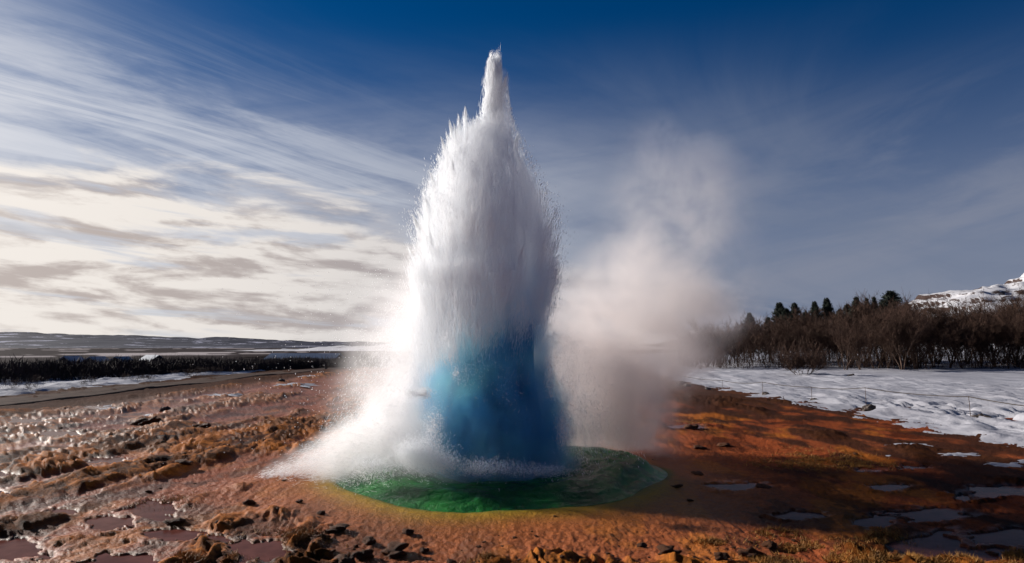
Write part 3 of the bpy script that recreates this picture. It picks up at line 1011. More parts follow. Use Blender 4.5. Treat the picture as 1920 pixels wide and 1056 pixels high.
nr, nc = 90, 320
rad = np.linspace(0.6, PR + 0.06, nr); tt = np.linspace(0, 2 * np.pi, nc, endpoint=False)
RR, TT = np.meshgrid(rad, tt, indexing='ij')
k = 1 + 0.035 * np.sin(3 * TT + 0.5) + 0.02 * np.sin(7 * TT + 2)
X = GX + RR * k * np.cos(TT); Y = GY + RR * k * np.sin(TT)
amp = 0.15 + 0.11 * np.exp(-((TT - 0.15) / 0.7) ** 2) + 0.11 * np.exp(-((TT - 6.43) / 0.7) ** 2) + 0.12 * np.exp(-((TT - 3.25) / 0.6) ** 2)
sw = amp * sst(RR, PR + 0.05, PR - 0.55) * (0.55 + 0.45 * sst(RR, 0.9, PR - 0.5))
Zw = 0.005 + sw + (0.03 * fbm(X * 1.3, Y * 1.3, 3, 121) + 0.03 * fbm(RR * 4.5, np.cos(TT) * 2.5 + np.sin(TT) * 2, 4, 125)) * sst(RR, PR + 0.05, PR - 0.35)
Zw = np.where(RR > PR + 0.02, -0.05, Zw)
o = mesh_obj("pool_water", np.stack([X, Y, Zw], -1).reshape(-1, 3), grid_faces(nr, nc, True), pool_material())
tag(o, "green swelling water of the hot spring pool round the eruption", kind="structure")


# ------------------------------------------------------------------ steam (volumes)
def steam(name, stops, dens, col, label, axis='z', col2=None, zstretch=1.0, scale=1.2, thr=(0.38, 0.62), warp=0.5, aniso=0.35, step=0.6, grow=1.2, squash=1.0, soft=(1.0, 0.25)):
    """stops: (t, c1, c2, radius, density) along the axis; world coordinates"""
    S = np.array(stops, float)
    t0, t1 = S[0, 0], S[-1, 0]
    lo = np.array([S[:, 1].min() - 1e-3, S[:, 2].min() - 1e-3, 0.0]); hi_ = np.array([S[:, 1].max() + 1e-3, S[:, 2].max() + 1e-3, S[:, 3].max()])
    m = bpy.data.materials.new(name + "_vapour"); m.use_nodes = True
    b = NB(m.node_tree); m.node_tree.nodes.clear()
    out = b.n('ShaderNodeOutputMaterial')
    geo = b.n('ShaderNodeNewGeometry')
    pos = geo.outputs['Position']
    wn = b.n('ShaderNodeTexNoise'); wn.inputs['Scale'].default_value = scale * 0.6; wn.inputs['Detail'].default_value = 2.0
    b.link(pos, wn.inputs['Vector'])
    wv = b.vm('SUBTRACT', wn.outputs['Color'], (0.5, 0.5, 0.5))
    sc = b.n('ShaderNodeVectorMath', operation='SCALE'); b.link(wv, sc.inputs[0]); sc.inputs['Scale'].default_value = warp * 2
    pw = b.vm('ADD', pos, sc.outputs[0])
    x, y, z = b.sep(pw)
    tv, a1, a2 = (z, x, y) if axis == 'z' else (x, y, z)
    mr = b.n('ShaderNodeMapRange'); b.link(tv, mr.inputs['Value'])
    mr.inputs['From Min'].default_value = t0; mr.inputs['From Max'].default_value = t1
    cr = b.n('ShaderNodeValToRGB'); b.link(mr.outputs[0], cr.inputs[0])
    cr.color_ramp.interpolation = 'LINEAR'
    el = cr.color_ramp.elements
    for i, s in enumerate(S):
        f = (s[0] - t0) / (t1 - t0)
        e = el[i] if i < 2 else el.new(f)
        e.position = f
    for s in S:
        f = (s[0] - t0) / (t1 - t0)
        e = min(el, key=lambda q: abs(q.position - f))
        v = (s[1:4] - lo) / (hi_ - lo)
        e.color = (v[0], v[1], v[2], s[4])
    r, g, bl = b.sep(cr.outputs['Color'])
    c1 = b.m('MULTIPLY_ADD', r, hi_[0] - lo[0], lo[0]); c2 = b.m('MULTIPLY_ADD', g, hi_[1] - lo[1], lo[1])
    rad = b.m('MULTIPLY_ADD', bl, hi_[2], 1e-3)
    d1 = b.m('SUBTRACT', a1, c1); d2 = b.m('DIVIDE', b.m('SUBTRACT', a2, c2), squash)
    rho = b.m('DIVIDE', b.m('SQRT', b.m('ADD', b.m('MULTIPLY', d1, d1), b.m('MULTIPLY', d2, d2))), rad)
    f = b.ss(rho, soft[0], soft[1])
    f = b.m('MULTIPLY', f, b.ss(tv, t1, t1 - 0.15 * (t1 - t0)))
    sp = b.sep(pos)
    nz = b.noise(b.comb(sp[0], sp[1], b.m('MULTIPLY', sp[2], zstretch)), scale, 4, 0.62, 0.4)
    nn = b.ss(nz, thr[0], thr[1])
    dn = b.m('MULTIPLY', b.m('MULTIPLY', f, cr.outputs['Alpha']), b.m('MULTIPLY', nn, dens))
    pv = b.n('ShaderNodeVolumePrincipled')
    pv.inputs['Color'].default_value = (*col, 1)
    if col2:
        b.link(b.mix(b.ss(b.noise(pos, 1.1, 3, 0.5), 0.38, 0.66), col, col2), pv.inputs['Color'])
    pv.inputs['Anisotropy'].default_value = aniso
    b.link(dn, pv.inputs['Density'])
    b.link(pv.outputs[0], out.inputs['Volume'])
    m.cycles.volume_step_rate = step
    zz = np.linspace(t0, t1, 28)
    ci1 = np.interp(zz, S[:, 0], S[:, 1]); ci2 = np.interp(zz, S[:, 0], S[:, 2]); ri = np.interp(zz, S[:, 0], S[:, 3]) * grow + warp * 0.4
    t = np.linspace(0, 2 * np.pi, 28, endpoint=False)
    A1 = ci1[:, None] + ri[:, None] * np.cos(t); A2 = ci2[:, None] + ri[:, None] * np.sin(t) * squash
    T = np.repeat(zz[:, None], len(t), 1)
    if axis == 'z':
        V = np.stack([A1, A2, T], -1)
    else:
        A2 = np.maximum(A2, 0.02)
        V = np.stack([T, A1, A2], -1)
    V = V.reshape(-1, 3)
    Fq = grid_faces(len(zz), len(t), True)
    if axis != 'z':
        pass
    bm = bmesh.new()
    vs = [bm.verts.new(v) for v in V]
    for q in Fq:
        try:
            bm.faces.new([vs[i] for i in q])
        except ValueError:
            pass
    nn_ = len(t)
    bm.faces.new(vs[:nn_][::-1]); bm.faces.new(vs[-nn_:])
    bmesh.ops.recalc_face_normals(bm, faces=bm.faces)
    me = bpy.data.meshes.new(name); bm.to_mesh(me); bm.free()
    me.materials.append(m)
    o = bpy.data.objects.new(name, me); COL.objects.link(o)
    tag(o, label, kind="stuff")
    return o


W = lambda px, d=13.5: (px - 960) / FPX * d
steam("steam_plume",
      [(0.05, W(1135), 12.8, 1.5, 0.9), (0.8, W(1130), 13.0, 1.8, 1.0), (1.6, W(1150), 13.2, 2.3, 1.0), (2.4, W(1190), 13.4, 2.6, 0.62), (3.4, W(1235), 13.5, 2.4, 0.24),
       (4.6, W(1262), 13.6, 2.0, 0.11), (5.8, W(1270), 13.7, 1.6, 0.07), (7.0, W(1255), 13.8, 1.1, 0.03)],
      4.6, (0.85, 0.81, 0.80), "grey steam cloud drifting up beside the geyser", scale=0.85, thr=(0.38, 0.64), warp=0.7, step=0.85, soft=(1.0, 0.0))
steam("spray_mist",
      [(0.03, W(885, 12), 12.0, 2.5, 1.0), (0.8, W(882, 12), 12.1, 2.7, 1.0), (1.6, W(872, 12), 12.2, 2.7, 0.85), (2.4, W(868, 12), 12.3, 2.5, 0.6),
       (3.2, W(872, 12), 12.3, 2.1, 0.34), (4.2, W(890, 12), 12.2, 1.5, 0.08)],
      1.9, (0.92, 0.90, 0.90), "bright mist billowing around the foot of the column", scale=1.3, thr=(0.36, 0.62), warp=0.6)
zc_ = np.linspace(1.3, 6.85, 18)
m_ = steam("column_mist", [(z_, float(cen(z_)) + float(np.interp(z_, [1.3, 3.2], [-0.35, 0])), GY - 0.05, float(hw(z_)) * 1.02 + (0.05 if z_ < 5.5 else 0.01), float(np.interp(z_, [1.3, 1.9, 3.0, 6.2, 6.85], [0.0, 0.2, 1, 1, 0.6]))) for z_ in zc_],
      3.6, (0.998, 0.998, 0.999), "fine white mist clinging to the erupting column", zstretch=0.42, scale=2.1, thr=(0.33, 0.62), warp=0.22, soft=(1.0, 0.6), grow=1.08, step=0.5)
zb_ = np.array([-0.05, 0.5, 1.0, 1.6, 2.1, 2.6, 3.1, 3.7])
bl_ = np.array([778, 782, 784, 800, 838, 868, 890, 905]); br_ = np.array([1082, 1070, 1062, 1048, 1040, 1034, 1030, 1026])
steam("blue_water_cloud", [(z_, (l_ + r_) / 2 / SC - 960 / SC, GY - 0.22, (r_ - l_) / 2 / SC * 1.1, k_) for z_, l_, r_, k_ in zip(zb_, bl_, br_, [1, 1, .95, .66, .36, .17, .07, .0])],
      7.0, (0.19, 0.56, 0.83), "deep blue cloud of aerated water at the foot of the column", col2=(0.36, 0.77, 0.84), zstretch=0.6, scale=3.2, thr=(0.34, 0.60), warp=0.30, soft=(1.0, 0.6), grow=1.05, step=0.5)
steam("base_surge", [(0.02, GX - 0.15, GY - 0.75, 1.5, 1.0), (0.3, GX - 0.15, GY - 0.7, 1.45, 0.8), (0.6, GX - 0.25, GY - 0.6, 1.3, 0.4), (0.95, GX - 0.4, GY - 0.5, 1.1, 0.0)],
      2.4, (0.95, 0.95, 0.98), "low surge of mist rolling over the pool", scale=2.0, thr=(0.36, 0.62), warp=0.3, squash=0.8)
steam("spray_fan",
      [(-4.1, 10.85, 0.0, 0.06, 0.3), (-3.4, 10.85, 0.05, 0.40, 0.7), (-2.7, 10.9, 0.1, 0.95, 1.0), (-2.0, 10.9, 0.15, 1.5, 1.0), (-1.3, 10.9, 0.2, 1.7, 0.8), (-0.6, 10.9, 0.2, 1.4, 0.2)],
      4.2, (0.95, 0.94, 0.94), "low fan of spray thrown sideways over the mud", axis='x', scale=1.7, thr=(0.28, 0.6), warp=0.3, step=0.5, soft=(1.0, 0.1))


# ------------------------------------------------------------------ stones and clods
def lump_mesh(name, seed, mat, sub=3, flat=0.7, rough=0.35):
    bm = bmesh.new()
    bmesh.ops.create_icosphere(bm, subdivisions=sub, radius=1.0)
    r = np.random.default_rng(seed)
    sx, sy = r.uniform(0.8, 1.3, 2)
    for v in bm.verts:
        c = v.co
        k = 1 + rough * float(fbm(c.x * 1.3 + seed, c.y * 1.3 + c.z * 1.1, 4, seed + 3)) + 0.25 * rough * float(pn(c.x * 5 + c.z * 4, c.y * 5, seed))
        v.co = Vector((c.x * k * sx, c.y * k * sy, c.z * k * flat))
    for f in bm.faces:
        f.smooth = (mat is CLOD)
    me = bpy.data.meshes.new(name); bm.to_mesh(me); bm.free()
    me.materials.append(mat)
    return me


rock_meshes = [lump_mesh("stone", 200 + i, ROCK, 3, 0.75, 0.4) for i in range(4)]
clod_meshes = [lump_mesh("mud_clod", 300 + i, CLOD, 3, 0.62, 0.75) for i in range(7)]


def clod_label(x, y, s):
    big = "large dark lump" if s > 0.075 else "small dark lump"
    if float(pool_r(np.array([x]), np.array([y]))[0]) < PR + 1.3:
        return big + " of mud on the orange flat beside the pool"
    if any(math.hypot((x - q[0]) / q[2], (y - q[1]) / q[3]) < 1.9 for q in PUDDLES):
        return big + " of mud at the margin of a puddle"
    if x > 2.2:
        return big + " of mud on the brown ground between the pool and the snow"
    if x < -2.0:
        return big + " of mud in the rough crust between the pool and the gravel road"
    return big + " of mud in the heap of clods in front of the pool"


def place(name, me, x, y, s, sink=0.3, zs=1.0):
    z = float(terrain(np.array([x]), np.array([y]))[0])
    o = bpy.data.objects.new(name, me)
    o.location = (x, y, z + s * 0.55 * zs * (1 - sink))
    o.rotation_euler = (random.uniform(-.2, .2), random.uniform(-.2, .2), random.uniform(0, 6.28))
    o.scale = (s, s, s * zs)
    COL.objects.link(o)
    return o


stones = [((1275, 722), 9, "larger of two dark boulders side by side where the snow begins"), ((1286, 724), 6, "smaller of two dark boulders side by side where the snow begins"),
          ((1324, 729), 5, "small dark stone at the snow edge near the steam"), ((1430, 741), 6, "dark stone at the foot of a thin rope stake on the snow edge"),
          ((1519, 751), 5, "small stone at the snow edge between two rope stakes"), ((1621, 768), 12, "round brown boulder holding the rope stake in the snow"),
          ((1822, 791), 15, "broad dark boulder half bedded in snow under the rope"), ((1772, 790), 8, "flat dark stone beside the broad boulder under the rope"),
          ((1801, 739), 6, "lone dark stone out on the snow field"), ((1590, 708), 8, "snow capped flat stone before the birch wood"),
          ((318, 768), 8, "round dark stone on the pale wet flats"), ((532, 716), 6, "square dark stone beside the gravel road")]
for ((px, py), s, lab) in stones:
    x, y = gp(px, py)
    o = place("stone", random.choice(rock_meshes), x, y, s * y / FPX, 0.25, 0.8)
    tag(o, lab, "stone")

big_clods = [(285, 790, 18, .7), (345, 968, 14, .7), (390, 800, 16, .6), (360, 870, 14, .6), (700, 1002, 13, 1), (770, 985, 11, 1), (480, 935, 11, .9), (612, 958, 9, .9),
             (690, 1030, 22, .9), (745, 1020, 24, .8), (660, 1042, 20, 1), (800, 1012, 9, 1), (640, 985, 16, .7), (612, 1002, 18, .6), (850, 1035, 10, .9), (1425, 1012, 15, .8), (1245, 1040, 18, .9), (1395, 1028, 20, .7),
             (1340, 1040, 16, .8), (1195, 1012, 12, .6), (1305, 835, 12, .6), (1290, 800, 16, .6), (1350, 830, 14, .5), (1420, 905, 16, .4), (1830, 1016, 12, .7), (1300, 880, 10, .5), (1260, 905, 9, .5), (1285, 925, 8, .5)]
for q in big_clods:
    x, y = gp(q[0], q[1])
    o = place("mud_clod", random.choice(clod_meshes), x, y, 0.85 * q[2] * y / FPX, 0.6, q[3])
    tag(o, clod_label(x, y, q[2] * y / FPX), "mud clod", "mud clods on the ground")
k = 0
while k < 150:
    px, py = random.uniform(-40, 1960), 1056 - random.random() ** 1.5 * 290
    x, y = gp(px, py)
    if float(pool_r(np.array([x]), np.array([y]))[0]) < PR + 0.35 or x > 9 or y > 19:
        continue
    if fbm(np.array([x * 0.6]), np.array([y * 0.4]), 2, 131)[0] < -0.05 or (x > 0.5 and random.random() < 0.4):
        continue
    s = random.choice([1.8, 2.2, 2.6, 3, 3.5, 4.2, 5]) * y / FPX
    o = place("mud_clod", random.choice(clod_meshes), x, y, s, 0.3, random.uniform(.5, 1))
    tag(o, clod_label(x, y, s), "mud clod", "mud clods on the ground")
    k += 1

# golden moss and dead grass
mp, md, ml, mw = [], [], [], []
for (px, py, rx, ry, m) in [(1500, 1020, 75, 26, 2600), (1560, 1048, 80, 14, 2200), (1440, 1044, 60, 14, 1600), (1530, 850, 80, 16, 2600), (1480, 862, 90, 12, 2200), (1290, 788, 40, 7, 1200), (1650, 1000, 60, 14, 1200),
                            (1830, 1046, 90, 14, 2500), (1440, 985, 40, 8, 900), (1600, 865, 60, 8, 1200), (1700, 1044, 60, 12, 1400), (1860, 1020, 40, 10, 700), (560, 1000, 90, 16, 1500), (400, 1040, 90, 14, 1500), (330, 930, 60, 14, 1000), (900, 1045, 70, 8, 500), (1320, 1005, 30, 6, 400)]:
    x, y = gp(px, py)
    xs = x + rng.normal(size=m) * rx * y / FPX * 0.5
    ys = np.maximum(y + rng.normal(size=m) * ry * y * y / 2548 * 0.5, 2.5)
    keep = fbm(xs * 3, ys * 3, 3, 141) > -0.08
    xs, ys = xs[keep], ys[keep]
    z = terrain(xs, ys)
    n = len(xs)
    L = rng.uniform(0.02, 0.075, n)
    dd = np.stack([rng.normal(scale=.8, size=n), rng.normal(scale=.8, size=n), np.ones(n)], 1)
    dd /= np.linalg.norm(dd, axis=1, keepdims=True)
    mp.append(np.stack([xs, ys, z], 1) + dd * L[:, None] * 0.4); md.append(dd); ml.append(L); mw.append(rng.uniform(0.004, 0.010, n))
v, f = slivers(np.concatenate(mp), np.concatenate(md), np.concatenate(ml), np.concatenate(mw))
tag(mesh_obj("moss", v, f, MOSS, None, False), "golden brown moss and dead grass growing in patches on the mud", kind="stuff")

# ------------------------------------------------------------------ rope barrier
fence = empty("rope_barrier", (11.2, 22, 0))
tag(fence, "thin rope on iron stakes along the edge of the snow field", "rope barrier")
st_px = [(1280, 721, 0.45), (1350, 727, 0.42), (1425, 741, 0.55), (1516, 750, 0.5), (1616, 764, 0.68), (1808, 786, 0.66)]
tops = []


def tube(pts, r, n=5):
    pts = [Vector(p) for p in pts]
    V, F = [], []
    for i, p in enumerate(pts):
        t = (pts[min(i + 1, len(pts) - 1)] - pts[max(i - 1, 0)]).normalized()
        a = t.cross(Vector((0.3, 0.2, 1)) if abs(t.z) < 0.9 else Vector((1, 0, 0))).normalized(); b = t.cross(a)
        ri = r[i] if isinstance(r, (list, tuple)) else r
        for k in range(n):
            an = 2 * math.pi * k / n
            V.append(p + (a * math.cos(an) + b * math.sin(an)) * ri)
        if i:
            for k in range(n):
                F.append([(i - 1) * n + k, (i - 1) * n + (k + 1) % n, i * n + (k + 1) % n, i * n + k])
    return np.array([list(v) for v in V]), np.array(F)


fo = Vector((11.2, 22, 0))
for (px, py, h) in st_px + [None]:
    break
spots = [(*gp(a, b), h) for a, b, h in st_px] + [(12.6, 13.5, 0.66), (12.7, 9.5, 0.66)]
for (x, y, h) in spots:
    z = float(terrain(np.array([x]), np.array([y]))[0])
    lean = random.uniform(-0.03, 0.03)
    V, F = tube([Vector((x, y, z - 0.2)) - fo, Vector((x + lean * 0.6, y, z + h * 0.7)) - fo, Vector((x + lean, y, z + h)) - fo], [0.009, 0.008, 0.008], 6)
    mesh_obj("stake", V, F, IRON, fence)
    tops.append(Vector((x + lean, y, z + h - 0.02)))
for a, b2 in zip(tops[:-1], tops[1:]):
    pts = []
    for i in range(17):
        t = i / 16
        p = a.lerp(b2, t) - fo
        p.z -= 0.10 * 4 * t * (1 - t) * min(1, (b2 - a).length / 6)
        pts.append(p)
    V, F = tube(pts, 0.014, 5)
    mesh_obj("rope", V, F, ROPE, fence)


# ------------------------------------------------------------------ trees
def branch_tree(seed, height, stems, lean, spread, ntwig, twl):
    r = random.Random(seed)
    tv, tf, off = [], [], 0
    tips = []

    def grow(p, d, L, rad, depth):
        nonlocal off
        pts, rs = [p], [rad]
        n = 4 if depth < 2 else 3
        for i in range(n):
            d = (d + Vector((r.gauss(0, .13), r.gauss(0, .13), r.gauss(0.03, .08)))).normalized()
            p = p + d * L / n
            pts.append(p); rs.append(rad * (1 - 0.6 * (i + 1) / n))
            if depth < 3 and i >= 1:
                for _ in range(2 if depth < 2 else 1):
                    sd = (d + Vector((r.gauss(0, .55), r.gauss(0, .55), r.gauss(.25, .25)))).normalized()
                    grow(p, sd, L * r.uniform(.45, .68), rs[-1] * .6, depth + 1)
        V, F = tube(pts, rs, 5 if depth < 2 else 3)
        tv.append(V); tf.append(F + off); off += len(V)
        if depth >= 1:
            for i in range(len(pts) - 1):
                tips.append((pts[i], pts[i + 1], depth))
    for s in range(stems):
        a = r.uniform(0, 6.28)
        d = Vector((math.cos(a) * lean * r.uniform(.5, 1.2), math.sin(a) * lean * r.uniform(.5, 1.2), 1)).normalized()
        grow(Vector((math.cos(a) * .12, math.sin(a) * .12, -0.1)), d, height * r.uniform(.55, .68), 0.055 * height / 5 * r.uniform(.8, 1.2), 0)
    # fine twigs
    idx = np.array([r.randrange(len(tips)) for _ in range(ntwig)])
    A = np.array([list(t[0]) for t in tips])[idx]; B = np.array([list(t[1]) for t in tips])[idx]
    u = np.random.default_rng(seed).random((ntwig, 1))
    g = np.random.default_rng(seed + 1)
    d = (B - A) / (np.linalg.norm(B - A, axis=1, keepdims=True) + 1e-6) + g.normal(scale=spread, size=(ntwig, 3)) + np.array([0, 0, .35])
    d /= np.linalg.norm(d, axis=1, keepdims=True)
    L = g.uniform(twl[0], twl[1], ntwig)
    p = A + (B - A) * u + d * L[:, None] * .5
    V, F = slivers(p, d, L, g.uniform(0.012, 0.024, ntwig))
    return np.concatenate(tv), np.concatenate(tf), V, F


def make_birch(name, seed, height, stems, lean, ntwig=3800):
    root = empty(name)
    tv, tf, cv, cf = branch_tree(seed, height, stems, lean, .55, ntwig, (.25, .75))
    mesh_obj("trunk", tv, tf, BARK, root); mesh_obj("crown", cv, cf, TWIG, root, False)
    return root


def make_pine(name, seed, height, slim):
    root = empty(name)
    g = np.random.default_rng(seed)
    V, F = tube([Vector((0, 0, -.1)), Vector((.03, 0, height * .5)), Vector((0, .03, height * .97))], [.11, .08, .02], 6)
    mesh_obj("trunk", V, F, BARK, root)
    P_, D_, L_ = [], [], []
    nb = 230
    for i in range(nb):
        t = g.random() ** .8
        z = height * (.22 + .76 * t)
        R = slim * (1 - t) ** .75 * g.uniform(.55, 1.1) + .08
        a = g.random() * 6.283
        m = 30
        u = g.random(m) ** .6
        q = np.stack([np.cos(a) * R * u, np.sin(a) * R * u, z + .22 * R * u + 0 * u], 1) + g.normal(scale=.07 + .05 * (1 - t), size=(m, 3))
        P_.append(q); D_.append(np.stack([np.full(m, np.cos(a)), np.full(m, np.sin(a)), np.full(m, .9)], 1) + g.normal(scale=.7, size=(m, 3))); L_.append(g.uniform(.12, .28, m))
    V, F = slivers(np.concatenate(P_), np.concatenate(D_), np.concatenate(L_), .06)
    mesh_obj("crown", V, F, NEEDLE, root, False)
    return root


birch_protos = [make_birch("birch_tree", 400 + i, 5.2, [3, 4, 2, 5, 3, 4][i], [.35, .28, .42, .3, .5, .25][i]) for i in range(6)]
used = set()


def put_tree(protos, x, y, s, label, cat, group, sz=None):
    i = random.randrange(len(protos))
    pr = protos[i]
    if id(pr) not in used:
        used.add(id(pr)); o = pr
    else:
        o = copy_tree(pr)
    z = float(terrain(np.array([x]), np.array([y]))[0])
    o.location = (x, y, z)
    o.rotation_euler = (0, 0, random.uniform(0, 6.28))
    o.scale = (s, s, sz or s)
    tag(o, label, cat, group)
    return o


def top_z(py, d):
    return CAM_H + (HORIZON - py) / FPX * d


# skyline of the bare birches: (photo x, photo y of the crown top)
sky_x = [1290, 1380, 1440, 1500, 1560, 1620, 1700, 1760, 1820, 1880, 1930, 2000, 2100]
sky_y = [616, 612, 603, 596, 594, 588, 575, 578, 588, 573, 566, 562, 560]
random.seed(77)
for row, (d0, step, jit) in enumerate([(56, 24, 8), (61, 26, 10), (67, 26, 10), (74, 30, 12)]):
    px = 1300 + row * 7
    while px < 2080:
        d = d0 + random.uniform(-2, 2) + (6 if px < 1500 else 0)
        if row == 0 and (1500 < px < 1560 or random.random() < .12):
            px += step; continue
        x = (px - 960) / FPX * d
        zt = top_z(np.interp(px, sky_x, sky_y) + random.uniform(-2, 16), d)
        g = float(terrain(np.array([x]), np.array([d]))[0])
        h = max(zt - g, 2.2) * random.uniform(.82, 1.12)
        if row < 1:
            h *= random.uniform(.78, .95)
        put_tree(birch_protos, x, d, h / 5.6 * random.uniform(.95, 1.15), ["bare birch in the front row of the wood", "bare birch just behind the front row of the wood", "bare birch in the middle of the wood", "bare birch at the back of the wood"][row] + (" near the steam" if px < 1480 else " below the snowy hill" if px > 1690 else ""), "birch", "bare birches of the wood", h / 5.6)
        px += step * random.uniform(.75, 1.3)
pine_protos = [make_pine("pine_tree", 500 + i, 7.0, [2.3, 1.8, 2.5][i]) for i in range(3)]
for (px, py, d, w, lab) in [(1462, 574, 78, 1.2, 0), (1490, 574, 79, .9, 0), (1528, 572, 80, .9, 0), (1551, 566, 80, 1.0, 0), (1607, 564, 80, 1.0, 0), (1626, 566, 81, .7, 0), (1640, 564, 81, .7, 0),
                            (1672, 553, 79, 1.35, 1), (1405, 592, 84, 1.1, 2), (1440, 600, 78, 1.1, 0), (1575, 585, 77, .9, 0), (1510, 590, 76, .9, 0), (1590, 576, 82, 1.0, 0), (1655, 572, 82, .9, 0), (1475, 584, 74, 1.0, 0), (1420, 612, 80, .9, 0), (1700, 574, 84, 1.0, 0)]:
    x = (px - 960) / FPX * d
    h = 1.06 * (top_z(py, d) - float(terrain(np.array([x]), np.array([d]))[0]))
    put_tree(pine_protos, x, d, h / 7.0 * w, ["dark pine rising above the bare birches of the wood", "tallest dark pine of the wood below the snowy hill", "pine at the end of the wood veiled by drifting steam"][lab], "pine", None if lab else "dark pines of the wood", h / 7.0)

# dark undergrowth between the stems of the wood
n = 42000
pxs = rng.uniform(1270, 2060, n); dd_ = 57 + 26 * rng.random(n) ** 1.3
xx = (pxs - 960) / FPX * dd_
gap = fbm(xx * .35, dd_ * .08, 3, 181) - 0.25 * sst(pxs, 1700, 1850)
keep = gap > -0.12
xx, dd_, pxs = xx[keep], dd_[keep], pxs[keep]
n = len(xx)
zz = rng.random(n) ** .8 * np.interp(pxs, [1270, 1500, 1750, 2060], [2.6, 2.5, 1.9, 1.6]) * (1 + .5 * fbm(xx * .6, dd_ * .3, 2, 183))
v, f = slivers(np.stack([xx, dd_, terrain(xx, dd_) + np.maximum(zz, .05)], 1), np.stack([rng.normal(scale=.45, size=n), rng.normal(scale=.45, size=n), np.ones(n)], 1), rng.uniform(.3, .8, n), rng.uniform(.016, .034, n))
tag(mesh_obj("undergrowth", v, f, TWIG, None, False), "dark brown twiggy undergrowth between the stems of the wood", kind="stuff")

# round bush on the snow in front of the wood
bv, bf, cv, cf = branch_tree(611, 1.7, 9, 1.0, .7, 2600, (.15, .4))
x, y = gp(1500, 706)
bush = empty("bush", (x, y, float(terrain(np.array([x]), np.array([y]))[0])))
mesh_obj("stems", bv, bf, BARK, bush); mesh_obj("crown", cv, cf, TWIG, bush, False)
bush.scale = (1.25, 1.0, .95)
tag(bush, "low dark bush alone on the snow in front of the wood", "bush")

# small bare shrubs in the strip of snow along the road
shv, shf, scv, scf = branch_tree(621, 0.8, 5, .8, .7, 160, (.1, .25))
shrub = empty("shrub"); mesh_obj("stems", shv, shf, BARK, shrub); mesh_obj("crown", scv, scf, TWIG, shrub, False)
first = True
random.seed(9)
for i in range(46):
    y = random.uniform(27, 58); x = -20.8 - random.random() ** 1.3 * np.interp(y, [27, 36, 45, 58], [7, 6.5, 4, 2])
    o = shrub if first else copy_tree(shrub); first = False
    s = random.uniform(.35, .95)
    o.location = (x, y, float(terrain(np.array([x]), np.array([y]))[0]) + .05); o.scale = (s, s, s * .8); o.rotation_euler = (0, 0, random.uniform(0, 6))
    tag(o, "small leafless shrub poking out of the snow verge", "shrub", "shrubs in the snow verge")

# dark scrub belt beyond the verge, read as one mass
n = 46000
u = rng.random(n)
yy = lerp(30, 75, u ** .8)
fx = np.interp(yy, [30, 36, 45, 55, 64, 75], [-29, -27, -23.6, -21.2, -18.2, -15])
xx = fx - np.abs(rng.normal(size=n)) * 4.5 - rng.random(n) * .4
hh = (0.92 + .26 * fbm(xx * .5, yy * .4, 3, 151) + .12 * pn(xx * 2.2, yy * 2.2, 153)) * sst(fx - xx, -.2, .9)
hh = hh * np.interp(yy, [30, 50, 60, 75], [1.05, 1.05, .85, .9])
zz = hh * rng.random(n) ** .75
g0 = terrain(xx, yy)
spike = rng.random(n) < .012
zz = np.where(spike, hh * 1.15, zz)
dd = np.stack([rng.normal(scale=.35, size=n), rng.normal(scale=.35, size=n), np.ones(n)], 1)
v, f = slivers(np.stack([xx, yy, g0 + zz], 1), dd, np.where(spike, .6, rng.uniform(.2, .5, n)), rng.uniform(.03, .065, n))
tag(mesh_obj("scrub", v, f, SCRUB, None, False), "belt of dark leafless scrub behind the snow verge", kind="stuff")


# ------------------------------------------------------------------ houses beyond the scrub
def box(bm, x0, x1, y0, y1, z0, z1):
    vs = [bm.verts.new(p) for p in [(x0, y0, z0), (x1, y0, z0), (x1, y1, z0), (x0, y1, z0), (x0, y0, z1), (x1, y0, z1), (x1, y1, z1), (x0, y1, z1)]]
    for q in [(0, 3, 2, 1), (4, 5, 6, 7), (0, 1, 5, 4), (1, 2, 6, 5), (2, 3, 7, 6), (3, 0, 4, 7)]:
        bm.faces.new([vs[i] for i in q])


def bm_obj(name, bm, mat, parent):
    bmesh.ops.recalc_face_normals(bm, faces=bm.faces)
    me = bpy.data.meshes.new(name); bm.to_mesh(me); bm.free(); me.materials.append(mat)
    o = bpy.data.objects.new(name, me); COL.objects.link(o); o.parent = parent
    return o


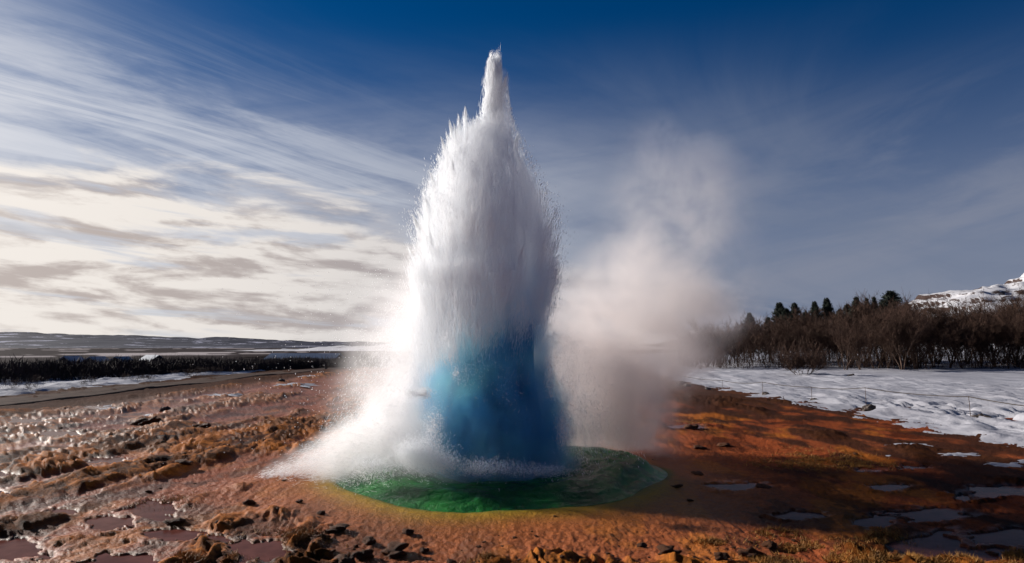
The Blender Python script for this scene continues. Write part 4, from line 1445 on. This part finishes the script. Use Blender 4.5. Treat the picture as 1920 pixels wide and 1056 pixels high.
def house(px, ridge_py, d, w, depth, roofmat, label, rz=0.0, wall_h=2.3, pitch=.7):
    x = (px - 960) / FPX * d
    g = float(terrain(np.array([x]), np.array([d]))[0])
    rz_top = top_z(ridge_py, d) - g
    wall_h = rz_top - pitch * w / 2
    root = empty("house", (x, d, g), rz)
    tag(root, label, "house")
    bm = bmesh.new()
    hw_, hd = w / 2, depth / 2
    P_ = [(-hw_, 0), (hw_, 0), (hw_, wall_h), (0, rz_top - .1), (-hw_, wall_h)]
    a = [bm.verts.new((p[0], -hd, p[1])) for p in P_]; c = [bm.verts.new((p[0], hd, p[1])) for p in P_]
    bm.faces.new(a); bm.faces.new(c[::-1])
    for i in range(5):
        bm.faces.new([a[i], a[(i + 1) % 5], c[(i + 1) % 5], c[i]])
    bm_obj("wall", bm, WALLM, root)
    bm = bmesh.new()
    ov = .35
    for s in (-1, 1):
        e = (s * (hw_ + ov), wall_h - ov * pitch)
        q = [(0, rz_top), (e[0], e[1]), (e[0], e[1] + .22), (0, rz_top + .22)]
        a = [bm.verts.new((p[0] + s * .003, -hd - ov, p[1])) for p in q]; c = [bm.verts.new((p[0] + s * .003, hd + ov, p[1])) for p in q]
        bm.faces.new(a); bm.faces.new(c[::-1])
        for i in range(4):
            bm.faces.new([a[i], a[(i + 1) % 4], c[(i + 1) % 4], c[i]])
    bm_obj("roof", bm, roofmat, root)
    for sx in (-.25, .25):
        bm = bmesh.new(); box(bm, sx * w - .4, sx * w + .4, -hd - .04, -hd + .05, wall_h * .4, wall_h * .85)
        bm_obj("window", bm, GLASSM, root)
    bm = bmesh.new(); box(bm, -.45, .45, -hd - .05, -hd + .05, .02, min(2.0, wall_h * .9))
    bm_obj("door", bm, BARK, root)


house(140, 669, 150, 4.6, 5, SNOW, "dark cabin with the highest snowy gable behind the scrub")
house(187, 670, 152, 4.6, 5, SNOW, "dark cabin with snowy gable between two other snow roofed cabins")
house(233, 670, 155, 4.4, 5, SNOW, "dark cabin with snowy gable next to the blue roofed house")
house(290, 667, 160, 4.5, 6, BLUER, "house with a steep blue roof at the end of the cabins", 0.9)
house(575, 664, 175, 8.0, 18, BLUER, "long low barn with a blue roof beyond the end of the scrub", 1.45, pitch=.35)

x, y = gp(614, 692)
post = empty("marker_post", (x, y, float(terrain(np.array([x]), np.array([y]))[0])))
tag(post, "dark marker post standing where the gravel road bends away", "post")
bm = bmesh.new(); box(bm, -.09, .09, -.09, .09, -.2, .62); bm_obj("shaft", bm, SCRUB, post)
bm = bmesh.new(); box(bm, -.13, .13, -.13, .13, .62, .70); bm_obj("cap", bm, SCRUB, post)
